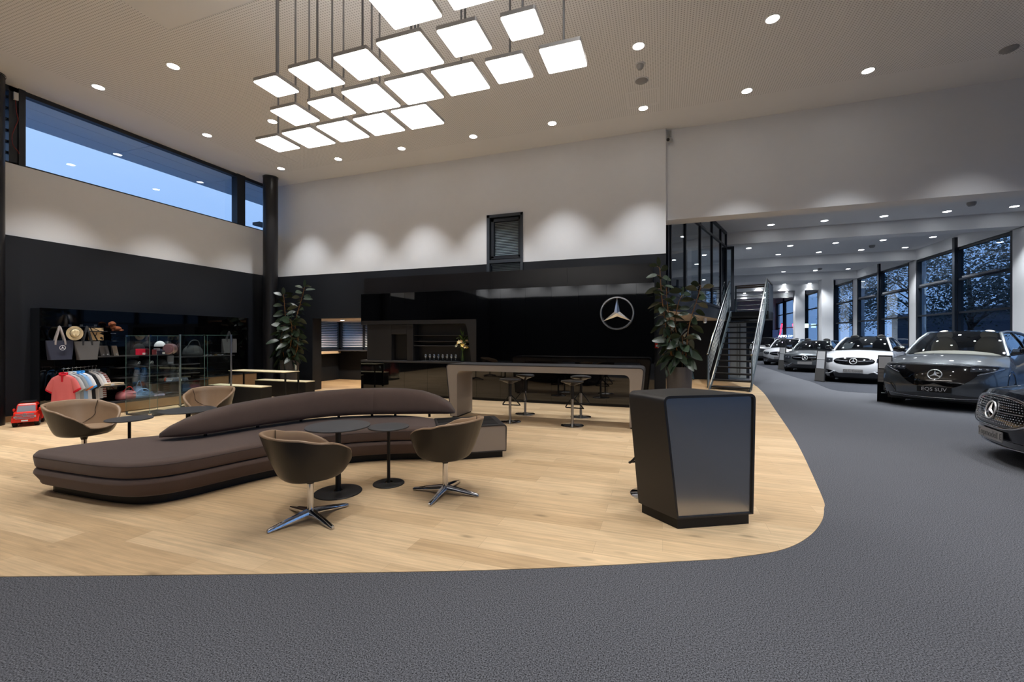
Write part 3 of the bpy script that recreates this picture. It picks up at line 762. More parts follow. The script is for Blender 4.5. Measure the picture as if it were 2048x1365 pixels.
def backrest(i0, i1):
    rings = []
    for i in range(i0, i1 + 1):
        t = (C[min(i + 1, 89)] - C[max(i - 1, 0)]).normalized(); nrm = Vector((-t.y, t.x, 0))
        s = i / 89; zt = interp(*tops, s); zb = 0.455
        e = min(1.0, (s / 0.06) if s < 0.06 else 1, ((1 - s) / 0.03) if s > 0.97 else 1)
        e = math.sqrt(max(0.12, e))
        if i == i0 and 0 < i0: e *= 0.93
        if i == i1 and i1 < 89: e *= 0.93
        hw = 0.145 * e; zc, hz = (zt + zb) / 2, (zt - zb) / 2
        ring = []
        for k in range(28):
            a = 2 * PI * k / 28; ca, sa = math.cos(a), math.sin(a)
            px = hw * math.copysign(abs(ca) ** 0.55, ca); pz = hz * math.copysign(abs(sa) ** 0.62, sa)
            lean = 0.07 * pz / 0.17
            p = C[i] + nrm * (px + lean * 0.6 + (0 if pz > 0 else 0))
            ring.append((p.x, p.y, zc + pz))
        rings.append(ring)
    f = MB(); f.loft(rings); return f
isp = min(range(90), key=lambda i: (C[i] - Vector((-3.80, 5.10, 0))).length)
backrest(0, isp).build('backrest', M['sofa'], sofa, smooth=75, world=True)
backrest(isp, 89).build('backrest', M['sofa'], sofa, smooth=75, world=True)
for s in (0.12, 0.27, 0.42, 0.56, 0.68, 0.77, 0.90):
    p = C[int(s * 89)]
    f = MB(); f.lathe([(0.018, 0.40), (0.018, 0.47)], c=(p.x, p.y), n=14); f.build('post', M['black'], sofa, smooth=40, world=True)
# ---------------------------------------------------------------- end cabinet of the sofa
def frame_body(loopF, loopB, th, rec, root, m_shell, m_panel, pname='front_panel', sname='shell'):
    """hood shaped body: loopF / loopB are matching outlines; a panel sits recessed in the front outline"""
    n = len(loopF); c = sum((Vector(p) for p in loopF), Vector()) / n
    dep = (Vector(loopB[0]) - Vector(loopF[0])).normalized()
    ins = []
    for i in range(n):
        a, b = Vector(loopF[i - 1]), Vector(loopF[(i + 1) % n]); p = Vector(loopF[i])
        t = (b - a).normalized(); d = (c - p); d = (d - t * d.dot(t)); d = d.normalized() if d.length > 1e-6 else Vector((0, 0, 0))
        ins.append(p + d * th)
    f = MB(); f.loft([[p + dep * rec for p in ins], ins, loopF, loopB], cap=False)
    f.add([Vector(p) for p in loopB], [tuple(range(n))])
    f.build(sname, m_shell, root, smooth=35, world=True)
    f = MB(); f.add([p + dep * (rec - 0.002) for p in ins], [tuple(range(n))]); f.build(pname, m_panel, root, world=True)
A = Vector((-1.85, 5.145, 0)); uu = Vector((-0.839, -0.545, 0)); vv = Vector((-0.545, 0.839, 0))
cab = thing('sofa_end_cabinet', 'low dark framed cabinet with taupe front closing the sofa end', 'cabinet', (A.x, A.y, 0.004))
Wd, Dp, z0, z1 = 0.865, 0.66, 0.085, 0.42
def P_(a, b, z): q = A + uu * a + vv * b; return Vector((q.x, q.y, z))
lf = rounded([P_(Wd, 0, z0), P_(Wd, 0, z1), P_(0, 0, z1), P_(0.01, 0, z0)], [0, 0.02, 0.05, 0], 6)
lb_ = [p + vv * Dp for p in lf]
frame_body(lf, lb_, 0.016, 0.006, cab, M['lam_dark'], M['taupe'])
f = MB(); f.hexa([P_(Wd - .02, .04, 0), P_(.05, .04, 0), P_(.05, Dp - .04, 0), P_(Wd - .02, Dp - .04, 0)], [P_(Wd - .02, .04, z0), P_(.05, .04, z0), P_(.05, Dp - .04, z0), P_(Wd - .02, Dp - .04, z0)]); f.build('plinth', M['black'], cab, world=True)
f = MB(); f.hexa([P_(Wd - .03, .07, z1), P_(.10, .07, z1), P_(.10, .30, z1), P_(Wd - .03, .30, z1)], [P_(Wd - .03, .07, z1 + .004), P_(.10, .07, z1 + .004), P_(.10, .30, z1 + .004), P_(Wd - .03, .30, z1 + .004)]); f.build('top_lid', M['ggrey'], cab, world=True)
f = MB(); f.hexa([P_(Wd - .03, .33, z1), P_(.10, .33, z1), P_(.10, .60, z1), P_(Wd - .03, .60, z1)], [P_(Wd - .03, .33, z1 + .003), P_(.10, .33, z1 + .003), P_(.10, .60, z1 + .003), P_(Wd - .03, .60, z1 + .003)]); f.build('inset_tray', M['black'], cab, world=True)
# ---------------------------------------------------------------- bucket chairs (local: seat faces +Y)
def chair(loc, rz, rb, label):
    t = thing('swivel_chair', label, 'chair', loc, rz, 'tan and brown bucket chairs around the sofa')
    NA = 56; A_, B_ = 0.318, 0.31
    def rim(a):
        # a = 0 at the back, PI at the front
        c = -math.cos(a); y = B_ * c
        return interp([-1, -0.4, 0.3, 0.68, 0.84, 0.94, 1.0], [0.738, 0.718, 0.645, 0.585, 0.532, 0.465, 0.445], c)
    def pl(a, k): # superellipse plan
        c, s = -math.cos(a), math.sin(a)
        return Vector((A_ * k * math.copysign(abs(s) ** 0.85, s), B_ * k * math.copysign(abs(c) ** 0.85, c), 0))
    Z0 = 0.355
    KF = ([0, 0.015, 0.06, 0.16, 0.32, 0.55, 0.8, 1.0], [0.58, 0.66, 0.735, 0.80, 0.855, 0.915, 0.965, 1.0])
    def kz(a, z):
        return interp(*KF, (z - Z0) / (rim(a) - Z0))
    def rec(p):
        if p.y < 0: p.y -= 0.05 * max(0, (p.z - 0.42)) / 0.28
        return p
    out = []
    for i in range(NA + 1):
        a = 2 * PI * i / NA; zr = rim(a); row = []
        for k in (0.0, 0.3, 0.5): p = pl(a, k); p.z = Z0 - 0.002; row.append(p)
        for q in range(15):
            fz = (q / 14) ** 1.6; z = Z0 + (zr - Z0) * fz; p = pl(a, interp(*KF, fz)); p.z = z; row.append(rec(p))
        out.append(row)
    f = MB(); f.grid(out); f.build('shell', M['shell'], t, smooth=180)
    # lining from rim inwards to the seat
    P = []
    for i in range(NA + 1):
        a = 2 * PI * i / NA; zr = rim(a); o = out[i][-1]; row = [Vector(o) + Vector((0, 0, -0.004)), Vector(o) + Vector((0, 0, 0.006))]
        d = Vector((o.x, o.y, 0)).normalized()
        row.append(o - d * 0.012 + Vector((0, 0, 0.011))); row.append(o - d * 0.032 + Vector((0, 0, 0.004)))
        zs = 0.425
        fr = max(0.0, -math.cos(a))
        for q in range(1, 9):
            s = q / 8
            z = zr + (zs - zr) * (1 - (1 - s) ** 1.6) if zr > zs else zs
            k = kz(a, max(z, Z0 + .01)) - 0.075 - 0.03 * s
            p = pl(a, k); p.z = z
            row.append(rec(p))
        P.append(row)
    f = MB(); f.grid(P); f.build('lining', M['tan'], t, smooth=180)
    # seat pad
    prof = [(0.97, 0.402), (1.0, 0.42), (1.0, 0.44), (0.97, 0.455), (0.88, 0.464), (0.6, 0.468), (0.3, 0.466), (0.02, 0.465)]
    rings = []
    for k, z in prof:
        ring = []
        for i in range(NA):
            a = 2 * PI * i / NA; p = pl(a, (kz(a, 0.425) - 0.06) * k)
            p.z = z - 0.014 + 0.025 * p.y * (1 if z > .43 else 0)
            ring.append(p)
        rings.append(ring)
    f = MB(); f.loft(rings); f.build('seat_cushion', M['tan'], t, smooth=60)
    # stitched seams on the lining
    f = MB()
    for sgn in (-1, 1):
        pa = [P[int(round(NA * (0.5 + sgn * (0.5 - x)) )) % NA][j] for x, j in ((0.17, 3), (0.165, 5), (0.155, 6), (0.14, 7), (0.11, 8), (0.07, 9), (0.0, 10))]
        cpts = [q * 1.0 + Vector((-q.x * 0.012, -q.y * 0.012, 0.002)) for q in catmull(pa, 4)]
        f.tube(cpts, 0.0035, n=5)
    f.build('seam', M['seam'], t, smooth=60)
    f = MB(); f.lathe([(0.028, 0.295), (0.036, 0.325), (0.075, 0.347), (0.13, 0.356), (0.13, 0.36)], n=24); f.build('collar', M['shell'], t, smooth=50)
    f = MB(); f.lathe([(0.026, 0.05), (0.026, 0.33)], n=24); f.build('column', M['chrome'], t, smooth=40)
    for k in range(4):
        a = rb - rz + k * PI / 2; d = Vector((math.cos(a), math.sin(a), 0)); q = Vector((-d.y, d.x, 0))
        f = MB(); rings = []
        for r, w, zt, zb in ((0.0, 0.030, 0.088, 0.045), (0.06, 0.027, 0.08, 0.04), (0.2, 0.022, 0.055, 0.02), (0.33, 0.017, 0.03, 0.004), (0.345, 0.011, 0.022, 0.004)):
            c = d * r; rings.append([c + q * w + Vector((0, 0, zb)), c + q * w * 0.9 + Vector((0, 0, (zt + zb) / 2 + .004)), c + q * w * 0.45 + Vector((0, 0, zt)), c - q * w * 0.45 + Vector((0, 0, zt)), c - q * w * 0.9 + Vector((0, 0, (zt + zb) / 2 + .004)), c - q * w + Vector((0, 0, zb))])
        f.loft(rings); f.build('leg', M['chrome'], t, smooth=45)
    return t
R_ = math.radians
chair((-2.765, 2.86, 0.004), R_(66 - 90), R_(72), 'bucket chair with its dark back to the viewer in front of large round table')
chair((-1.985, 3.755, 0.004), R_(168 - 90), R_(3), 'bucket chair seen from its side beside the sofa end cabinet')
chair((-6.52, 3.22, 0.004), R_(6 - 90), R_(20), 'tan bucket chair facing the viewer between toy truck and sofa')
chair((-6.5, 4.72, 0.004), R_(-50 - 90), R_(10), 'tan bucket chair half hidden behind the sofa backrest, by the glass cases')
# ---------------------------------------------------------------- round side tables
def rtable(loc, z, r, rb, label):
    t = thing('round_side_table', label, 'table', loc, 0, 'round slate side tables by the sofa')
    f = MB(); f.lathe([(0.001, z - 0.014), (r - 0.006, z - 0.014), (r, z - 0.008), (r, z - 0.002), (r - 0.002, z), (0.001, z)], n=64); f.build('table_top', M['ttop'], t, smooth=40)
    f = MB(); f.lathe([(rb, 0.0), (rb, 0.006), (rb - 0.004, 0.01), (0.05, 0.012), (0.04, 0.02)], n=56); f.build('base_plate', M['tbase'], t, smooth=40)
    pr = 0.026 if r > 0.25 else 0.016
    f = MB(); f.lathe([(pr, 0.01), (pr, z - 0.014)], n=20); f.build('pole', M['tbase'], t, smooth=40)
rtable((-2.985, 3.44, 0.004), 0.65, 0.30, 0.222, 'large round slate table behind the front bucket chair')
rtable((-2.67, 3.815, 0.004), 0.592, 0.205, 0.158, 'small round slate table tucked under the large table before the sofa')
rtable((-5.98, 3.38, 0.004), 0.55, 0.225, 0.16, 'small round slate table overlapping the tan chair behind the sofa')
rtable((-5.66, 3.84, 0.004), 0.60, 0.30, 0.16, 'large round slate table behind the sofa in front of the glass cases')
# ---------------------------------------------------------------- monolith reception desk
ZM = 1.055; zb = 0.085
FLb, FRb, BLb = onz(1354, 1040, zb), onz(1507, 1029, zb), onz(1277, 1006, zb)
FLt, FRt, BLt, BRt = onz(1326, 793, ZM), onz(1512, 788, ZM), onz(1257, 782, ZM), onz(1378, 775.5, ZM)
BRb = BRt + (FRb - FRt); BRb.z = zb
desk = thing('reception_stand', 'freestanding anthracite reception stand with brushed metal front', 'reception desk', ((FLb.x + FRb.x) / 2, (FLb.y + FRb.y) / 2, 0.004))
lf = rounded([FLb, FLt, FRt, FRb], [0.0, 0.065, 0.055, 0.0], 8)
lb_ = rounded([BLb, BLt, BRt, BRb], [0.0, 0.065, 0.055, 0.0], 8)
frame_body(lf, lb_, 0.020, 0.018, desk, M['mono'], M['brush'])
c0 = (FLb + FRb + BLb + BRb) / 4
q = [c0 + (p - c0) * 0.93 for p in (FLb, FRb, BRb, BLb)]
f = MB(); f.hexa([(p.x, p.y, 0.004) for p in q], [(p.x, p.y, zb) for p in q]); f.build('plinth', M['black'], desk, world=True)
# ---------------------------------------------------------------- high communal table
tx0, tx1, ty0, ty1, tz = ony(893, 734, 7.42).x, ony(1287, 735, 7.42).x, 7.42, 8.12, 1.005
tb = thing('communal_bar_table', 'long high bar table with taupe U-shaped frame and dark top', 'table', ((tx0 + tx1) / 2, 7.75, 0.004))
lean = 0.10
def ushape(y, g, o=0.0):
    outer = rounded([(tx0 + lean - o, y, 0.03), (tx0 - o, y, tz + o), (tx1 + o, y, tz + o), (tx1 - lean + o, y, 0.03)], [0, 0.07 + o, 0.07 + o, 0], 6)
    inner = rounded([(tx1 - lean - g * .55, y, 0.03), (tx1 - g, y, tz - 0.11), (tx0 + g, y, tz - 0.11), (tx0 + lean + g * .55, y, 0.03)], [0, 0.1, 0.1, 0], 6)
    return outer + inner
f = MB(); f.loft([ushape(ty0, 0.22), ushape(ty1, 0.22)]); f.build('frame', M['taupe'], tb, smooth=35, world=True)
oA = lambda y, o: rounded([(tx0 + lean - o, y, 0.03), (tx0 - o, y, tz + o), (tx1 + o, y, tz + o), (tx1 - lean + o, y, 0.03)], [0, 0.07 + o, 0.07 + o, 0], 6)
a1, b1 = oA(ty0 - 0.004, 0.016), oA(ty0 - 0.004, 0.0)
f = MB(); f.loft([a1 + b1[::-1], oA(ty1 + 0.004, 0.016) + oA(ty1 + 0.004, 0.0)[::-1]]); f.build('top_shell', M['lam_dark'], tb, smooth=35, world=True)
f = MB(); f.box(tx0 + lean + 0.02, tx0 + lean + 0.11, ty0 + 0.03, ty1 - 0.03, 0, 0.03); f.box(tx1 - lean - 0.11, tx1 - lean - 0.02, ty0 + 0.03, ty1 - 0.03, 0, 0.03); f.build('plinth', M['black'], tb, world=True)
for i, x in enumerate((tx0 + 0.2, tx1 - 0.25)):
    f = MB(); f.lathe([(0.05, tz + 0.016), (0.05, tz + 0.019), (0.002, tz + 0.019)], c=(x, (ty0 + ty1) / 2), n=20); f.build('cable_cap', M['steel'], tb, smooth=40, world=True)
# ---------------------------------------------------------------- bar stools
def stool(loc, rz, label):
    t = thing('bar_stool', label, 'stool', loc, rz, 'swivel bar stools')
    f = MB(); f.lathe([(0.198, 0), (0.198, 0.008), (0.19, 0.014), (0.06, 0.02), (0.03, 0.035)], n=48); f.build('base_plate', M['chrome'], t, smooth=40)
    f = MB(); f.lathe([(0.024, 0.02), (0.024, 0.50)], n=20); f.build('column', M['steel'], t, smooth=40)
    f = MB(); f.lathe([(0.030, 0.46), (0.030, 0.70)], n=16); f.build('sleeve', M['black'], t, smooth=40)
    f = MB()
    f.tube(rounded([(0.0, 0.03, 0.50), (-0.17, 0.10, 0.29), (-0.14, 0.17, 0.28), (0.14, 0.17, 0.28), (0.17, 0.10, 0.29)], [0.02, 0.05, 0.04, 0.04, 0.05], 4), 0.011, n=8, closed=True)
    f.build('footrest', M['black'], t, smooth=60)
    rings = []
    for k, z, yo in ((0.10, 0.68, 0), (0.35, 0.705, 0), (0.75, 0.735, 0), (0.98, 0.748, 0), (1.0, 0.757, 0)):
        rings.append([(0.20 * k * math.cos(2 * PI * i / 40), 0.17 * k * math.sin(2 * PI * i / 40), z + (0.012 * (math.sin(2 * PI * i / 40)) ** 2 * k if z > .7 else 0)) for i in range(40)])
    f = MB(); f.loft(rings); f.build('seat_shell', mat('stool_seat_shell', (44, 42, 42), 0.3) if 'stool_seat_shell' not in bpy.data.materials else bpy.data.materials['stool_seat_shell'], t, smooth=50)
    rings = []
    for k, z in ((0.99, 0.756), (1.0, 0.766), (0.97, 0.776), (0.85, 0.780), (0.5, 0.776), (0.02, 0.772)):
        rings.append([(0.20 * k * math.cos(2 * PI * i / 40), 0.17 * k * math.sin(2 * PI * i / 40), z + 0.012 * (math.sin(2 * PI * i / 40)) ** 2 * k) for i in range(40)])
    f = MB(); f.loft(rings); f.build('seat_pad', mat('grey_stool_leather', (50, 49, 50), 0.4) if 'grey_stool_leather' not in bpy.data.materials else bpy.data.materials['grey_stool_leather'], t, smooth=50)
for (p, rz, lb) in (((-2.59, 7.36), 0.1, 'bar stool in front of the bar table near the sofa cabinet'), ((-2.575, 8.22), 2.6, 'bar stool behind the bar table nearest the vase side'), ((-1.465, 7.39), -0.15, 'bar stool in front of the bar table toward the car hall side'), ((-1.475, 8.27), 3.3, 'bar stool behind the bar table toward the star emblem'), ((-0.10, 4.36), 0.6, 'bar stool almost hidden behind the reception stand')):
    stool((p[0], p[1] - (0.0 if p[1] < 7.9 else 0.0), 0.004), rz, lb)
# ---------------------------------------------------------------- bar wall
YF = 9.70
bx0, bx1 = ony(722, 700, YF).x, ony(1309, 700, YF).x
bz1 = ony(1000, 578.0, YF).z
nx0, nx1 = ony(733, 700, YF).x, ony(952.5, 690, YF).x
nz1 = ony(952, 638.7, YF).z; cz = ony(900, 724, YF).z
bar = thing('bar_wall', 'long black gloss panelled wall unit with bar niche and star emblem', 'wall unit', ((bx0 + bx1) / 2, YF + 0.15, 0.004))
# gloss panels, each very slightly out of true
f = MB(); rr = random.Random(3)
nP = 8; wP = (bx1 - nx1) / 6.6
seams = [nx1]
x = nx1
while x + wP * 1.3 < bx1: x += wP; seams.append(x)
seams.append(bx1)
def gp(x0, x1, z0, z1):
    a, b = rr.uniform(-.0012, .0012), rr.uniform(-.001, .001); e = 0.0015
    f.hexa([(x0 + e, YF + a, z0), (x1 - e, YF - a, z0), (x1 - e, YF + 0.03, z0), (x0 + e, YF + 0.03, z0)], [(x0 + e, YF + a + b, z1), (x1 - e, YF - a + b, z1), (x1 - e, YF + 0.03, z1), (x0 + e, YF + 0.03, z1)])
for a, b in zip(seams[:-1], seams[1:]): gp(a, b, 0.07, bz1)
lw = (nx1 - bx0) / 5
for i in range(5): gp(bx0 + lw * i, bx0 + lw * (i + 1), nz1, bz1)
for i in range(5): gp(bx0 + lw * i, bx0 + lw * (i + 1), 0.07, cz - 0.045)
f.build('gloss_panel', M['bgloss'], bar, world=True)
f = MB()
f.box(nx1, bx1 - 0.005, YF + 0.03, YB, 0.07, bz1 - 0.004); f.box(bx0 + 0.005, nx1, YF + 0.03, YB, nz1 + 0.02, bz1 - 0.004)
f.box(bx0 + 0.005, nx1, YF + 0.03, YB, 0.07, cz - 0.045)
f.build('carcass', M['black'], bar, world=True)
f = MB(); f.box(bx0 + 0.02, bx1 - 0.02, YF + 0.05, YB, 0, 0.07); f.build('plinth', M['black'], bar, world=True)
ux0, ux1 = ony(727.5, 600, YF + 0.08).x, ony(1305.5, 560, YF + 0.08).x
uz = ony(1000, 542.5, YF + 0.08).z
f = MB(); sx = [ux0 + (ux1 - ux0) * i / 4 for i in range(5)]
for a, b in zip(sx[:-1], sx[1:]): f.box(a + .0015, b - .0015, YF + 0.08, YB, bz1 - 0.004, uz)
f.build('upper_panel', M['bpanel'], bar, world=True)
# niche: graphite frame, back, block with opening, shelves
f = MB()
def NX(u, v): p = ony(u, v, YF); return (p.x, p.z)
a = [NX(952.5, 638.7), NX(952.5, 730)]; ib, it = NX(943, 722), NX(933.5, 660)
top_in = nz1 - 0.10
inner = rounded([(bx0, 0, top_in), (it[0] - 0.01, 0, top_in), (ib[0], 0, cz)], [0, 0.10, 0], 8)
out = [(bx0, nz1), (nx1, nz1), (nx1, cz - 0.045), (ib[0], cz - 0.045)]
f.prismy(out + [(p.x, p.z) for p in inner[::-1]], YF - 0.004, YF + 0.30)
f.build('niche_frame', M['ggrey'], bar, world=True)
f = MB(); f.box(nx0 + 0.02, ib[0] + 0.02, YB - 0.01, YB, cz - 0.05, nz1); f.build('niche_back', M['ggrey'], bar, world=True)
gx0, gx1 = nx0, ony(826, 700, YF + 0.02).x
hx0, hx1 = ony(783, 690, YF + 0.02).x, ony(813.5, 690, YF + 0.02).x
hz = ony(800, 669, YF + 0.02).z
f = MB(); yb0 = YF + 0.02
f.box(gx0, hx0, yb0, YB, cz, top_in); f.box(hx0, hx1, yb0, YB, hz, top_in); f.box(hx1, gx1, yb0, YB, cz, top_in); f.box(hx0, hx1, YB - 0.03, YB - 0.01, cz, hz)
f.build('niche_block', M['ggrey'], bar, bevel=0.012, world=True)
f = MB(); f.box(hx0, hx1, yb0 + 0.14, yb0 + 0.15, cz, hz); f.build('recess_door', M['black'], bar, world=True)
f = MB()
for v in (672, 684, 693):
    z = ony(880, v, YB - 0.2).z; f.box(gx1, ib[0] + 0.05, YB - 0.22, YB - 0.01, z, z + 0.018)
f.build('niche_shelf', M['lam_dark'], bar, world=True)
f = MB(); f.box(bx0, ib[0] + 0.03, YF - 0.015, YB, cz - 0.045, cz); f.build('counter_top', M['lam_dark'], bar, bevel=0.004, world=True)
# emblem on its own
c = ony(1234, 627, YF - 0.05)
r = abs(ony(1270, 627, YF - 0.05).x - ony(1198, 627, YF - 0.05).x) / 2
em = thing('star_emblem', 'large chrome three-pointed star in a ring on the black gloss wall', 'emblem', tuple(c))
R = (ony(1234, 592, YF - 0.05).z - ony(1234, 661, YF - 0.05).z) / 2 * 0.95
f = MB()
f.lathe([(R * 0.90, -0.02), (R * 0.93, -0.045), (R * 1.0, -0.045), (R * 1.03, -0.02), (R * 1.03, 0.04), (R * 0.90, 0.04)], n=72, axis='y', ring=True); f.build('ring', M['star'], em, smooth=35)
f = MB()
for k in range(3):
    a = PI / 2 + k * 2 * PI / 3; d = Vector((math.cos(a), 0, math.sin(a))); q = Vector((-math.sin(a), 0, math.cos(a)))
    w = R * 0.165; tip = d * R * 0.95; l = d * R * 0.095 + q * w; rt = d * R * 0.095 - q * w; fr = Vector((0, -0.045, 0)); bk = Vector((0, 0.03, 0))
    f.add([fr, l, tip, rt, bk + l, bk + tip, bk + rt], [(0, 2, 1), (0, 3, 2), (1, 2, 5, 4), (2, 3, 6, 5)])
f.build('star', M['star'], em)
# tray and glasses
tray_y = YF + 0.16
p0, p1 = ony(846, 720, tray_y).x, ony(918, 720, tray_y).x
tag(MB().box(p0, p1, tray_y - 0.1, tray_y + 0.1, cz, cz + 0.01).build('serving_tray', M['steel'], bevel=0.003), 'flat metal tray holding a row of stemmed glasses in bar niche', 'tray')
GL = thing('stemmed_glass', 'x', 'glass', (0, 0, 0), 0, 'stemmed glasses on the bar tray')
gm = glass('stemware_glass', (0.97, 0.98, 0.98), 2.0, base=0.10)
f = MB(); f.lathe([(0.032, 0.0), (0.03, 0.003), (0.006, 0.008), (0.005, 0.06), (0.02, 0.075), (0.033, 0.10), (0.034, 0.12), (0.028, 0.165), (0.026, 0.165), (0.031, 0.12), (0.03, 0.10), (0.018, 0.08), (0.002, 0.072)], n=20); f.build('bowl', gm, GL, smooth=60)
f = MB(); f.lathe([(0.033, 0.0), (0.032, 0.003), (0.007, 0.006), (0.005, 0.062)], n=20); f.build('foot', gm, GL, smooth=60)
for i in range(8):
    x = p0 + 0.09 + (p1 - p0 - 0.17) * i / 7; loc = (x, tray_y - 0.02, cz + 0.0102); lb = 'stemmed glass on the bar tray, %s counted from the vase' % ORD[7 - i]
    if i == 0: GL.matrix_basis = Matrix.Translation(Vector(loc)); GL['label'] = lb
    else: dup(GL, loc, 0, lb)
# vase with flowers
vp = ony(925, 719, YF + 0.16)
va = thing('flower_vase', 'tall clear glass vase of white and yellow lilies on the bar', 'vase', (vp.x, vp.y, cz + 0.0002))
f = MB(); f.lathe([(0.002, 0.004), (0.058, 0.0), (0.06, 0.02), (0.052, 0.16), (0.06, 0.31), (0.057, 0.31), (0.049, 0.16), (0.055, 0.02), (0.002, 0.012)], n=28); f.build('vase', glass('vase_glass', (0.9, 0.96, 0.85), 1.2, base=0.03), va, smooth=50)
rr = random.Random(11)
f = MB()
tips = []
for i in range(22):
    a = rr.uniform(0, 2 * PI); h = rr.uniform(0.36, 0.62); sp_ = rr.uniform(0.03, 0.15)
    tip = Vector((math.cos(a) * sp_, math.sin(a) * sp_ * 0.7, h)); tips.append(tip)
    f.tube([(math.cos(a + 2) * 0.03, math.sin(a + 2) * 0.03, 0.02), (0, 0, 0.25), tip], 0.004, n=5)
f.build('stems', mat('flower_stem_green', (98, 120, 50), 0.6), va, smooth=60)
def leafblade(f, base, d, L, w, droop=0.3, n=5, fold=0.15, side=None):
    d = Vector(d).normalized(); up = Vector((0, 0, 1))
    s = side if side is not None else d.cross(up)
    if s.length < 1e-4: s = Vector((1, 0, 0))
    s = s.normalized(); nn = s.cross(d)
    P = []
    for i in range(n + 1):
        t = i / n; ww = w * math.sin(PI * min(0.985, 0.04 + t * 0.95)) ** 0.7 / 2
        c = Vector(base) + d * (L * t) - up * (droop * L * t * t)
        P.append([c - s * ww + nn * fold * ww, c, c + s * ww + nn * fold * ww])
    f.grid(P)
f = MB()
for i in range(26):
    a = rr.uniform(0, 2 * PI); z = rr.uniform(0.3, 0.6)
    leafblade(f, (math.cos(a) * 0.03, math.sin(a) * 0.03, z), (math.cos(a), math.sin(a), rr.uniform(0.2, 1.6)), rr.uniform(0.12, 0.24), rr.uniform(0.025, 0.05))
for i in range(5):
    leafblade(f, (0.0, 0, 0.55), (rr.uniform(-.25, .25), rr.uniform(-.2, .2), 1), rr.uniform(0.2, 0.32), 0.04, droop=0.05)
f.build('greenery', mat('flower_foliage', (92, 116, 52), 0.5, noise=0.3), va, smooth=60)
fm = [mat('lily_cream', (245, 232, 190), 0.5), mat('lily_yellow', (240, 205, 110), 0.5), mat('lily_peach', (238, 200, 150), 0.5)]
for i in range(17):
    a = i * 2.4; rad = 0.03 + 0.115 * math.sqrt((i + .5) / 17); c = Vector((math.cos(a) * rad, math.sin(a) * rad * 0.7 - 0.03, 0.42 + rr.uniform(-0.08, 0.10)))
    f = MB(); ax = Vector((math.cos(a) * 0.7, math.sin(a) * 0.7 - 0.7, 0.5)).normalized(); e1 = ax.orthogonal().normalized(); e2 = ax.cross(e1)
    for k in range(6):
        b = k * PI / 3; d = (e1 * math.cos(b) + e2 * math.sin(b)) * 0.8 + ax * 0.5
        leafblade(f, c, d, 0.062, 0.03, droop=0.1, n=4, side=ax.cross(d))
    f.build('blossom', fm[i % 3], va, smooth=60)
# ---------------------------------------------------------------- rubber plants
def rubber_plant(loc, label, stems, seed, pr, ph):
    t = thing('rubber_plant', label, 'potted plant', loc, 0, 'tall rubber plants in graphite planters')
    f = MB(); f.lathe([(pr * 0.84, 0.0), (pr * 0.94, ph * 0.35), (pr, ph), (pr * 0.94, ph), (pr * 0.93, ph - 0.05)], n=40); f.build('planter', M['pot'], t, smooth=40)
    f = MB(); f.lathe([(pr * 0.935, ph - 0.06), (pr * 0.935, ph - 0.045), (0.002, ph - 0.03)], n=24); f.build('soil', M['soil'], t, smooth=40)
    rg = random.Random(seed); fs = MB(); fl = MB()
    for path, dens, lsz in stems:
        P = catmull(path, 8); fs.tube(P, [0.016 - 0.010 * i / len(P) for i in range(len(P))], n=7)
        L = sum((P[i + 1] - P[i]).length for i in range(len(P) - 1)); nl = int(L * dens * 1.35); Q = resample(P, max(nl, 2)); an = rg.uniform(0, 6)
        for i, p in enumerate(Q):
            if p.z < ph + 0.02: continue
            an += 2.4 + rg.uniform(-.3, .3); top = i / len(Q); el = -0.5 + 1.1 * top + rg.uniform(-.25, .25)
            d = Vector((math.cos(an), math.sin(an), el - 0.25)).normalized()
            sd = d.cross(Vector((0, 0, 1))).normalized(); sd = Matrix.Rotation(rg.choice((-1, 1)) * rg.uniform(0.4, 1.25), 3, d) @ sd
            b = p + d * 0.06; fs.tube([p, b], 0.004, n=4)
            leafblade(fl, b, d, lsz * rg.uniform(0.8, 1.15), lsz * 0.55 * rg.uniform(0.85, 1.1), droop=0.45 * (1 - top) + 0.12, n=6, fold=0.18, side=sd)
        leafblade(fl, P[-1], (rg.uniform(-.2, .2), rg.uniform(-.2, .2), 1), lsz * 0.9, lsz * 0.4, droop=0.02, n=6)
    fs.build('stem', M['stem'], t, smooth=60); fl.build('foliage', M['leaf'], t, smooth=70)
yp = 9.45; q = ony(579, 721, yp)
def loc_of(u, v, y, base): p = ony(u, v, y); return (p.x - base[0], p.y - base[1], p.z)
bL = (q.x, yp); ph = q.z
wz = lambda u, v, dy=0.0: loc_of(u, v, yp + dy, bL)
rubber_plant((q.x, yp, 0.004), 'tall rubber plant in graphite planter by the corner column', [
    ([(0.05, 0, ph - .05), wz(588, 690), wz(592, 640), wz(600, 610), wz(606, 588), wz(609, 575)], 15, 0.24),
    ([(-0.05, 0.02, ph - .05), wz(575, 690), wz(572, 650), wz(570, 625), wz(568, 600), wz(567, 590)], 15, 0.24),
    ([(0.0, -0.05, ph - .05), wz(580, 700, -.1), wz(584, 665, -.15), wz(582, 640, -.2)], 18, 0.28),
    ([(-0.08, -0.05, ph - .05), wz(566, 705, -.1), wz(562, 680, -.15), wz(568, 650, -.2)], 18, 0.28),
    ([(0.08, -0.02, ph - .05), wz(594, 700, -.05), wz(596, 675, -.1)], 16, 0.26)], 21, 0.245, ph)
yq = 9.42
q = ony(1358, 734, yq); bL = (q.x, yq); ph = q.z
wz = lambda u, v, dy=0.0: loc_of(u, v, yq + dy, bL)
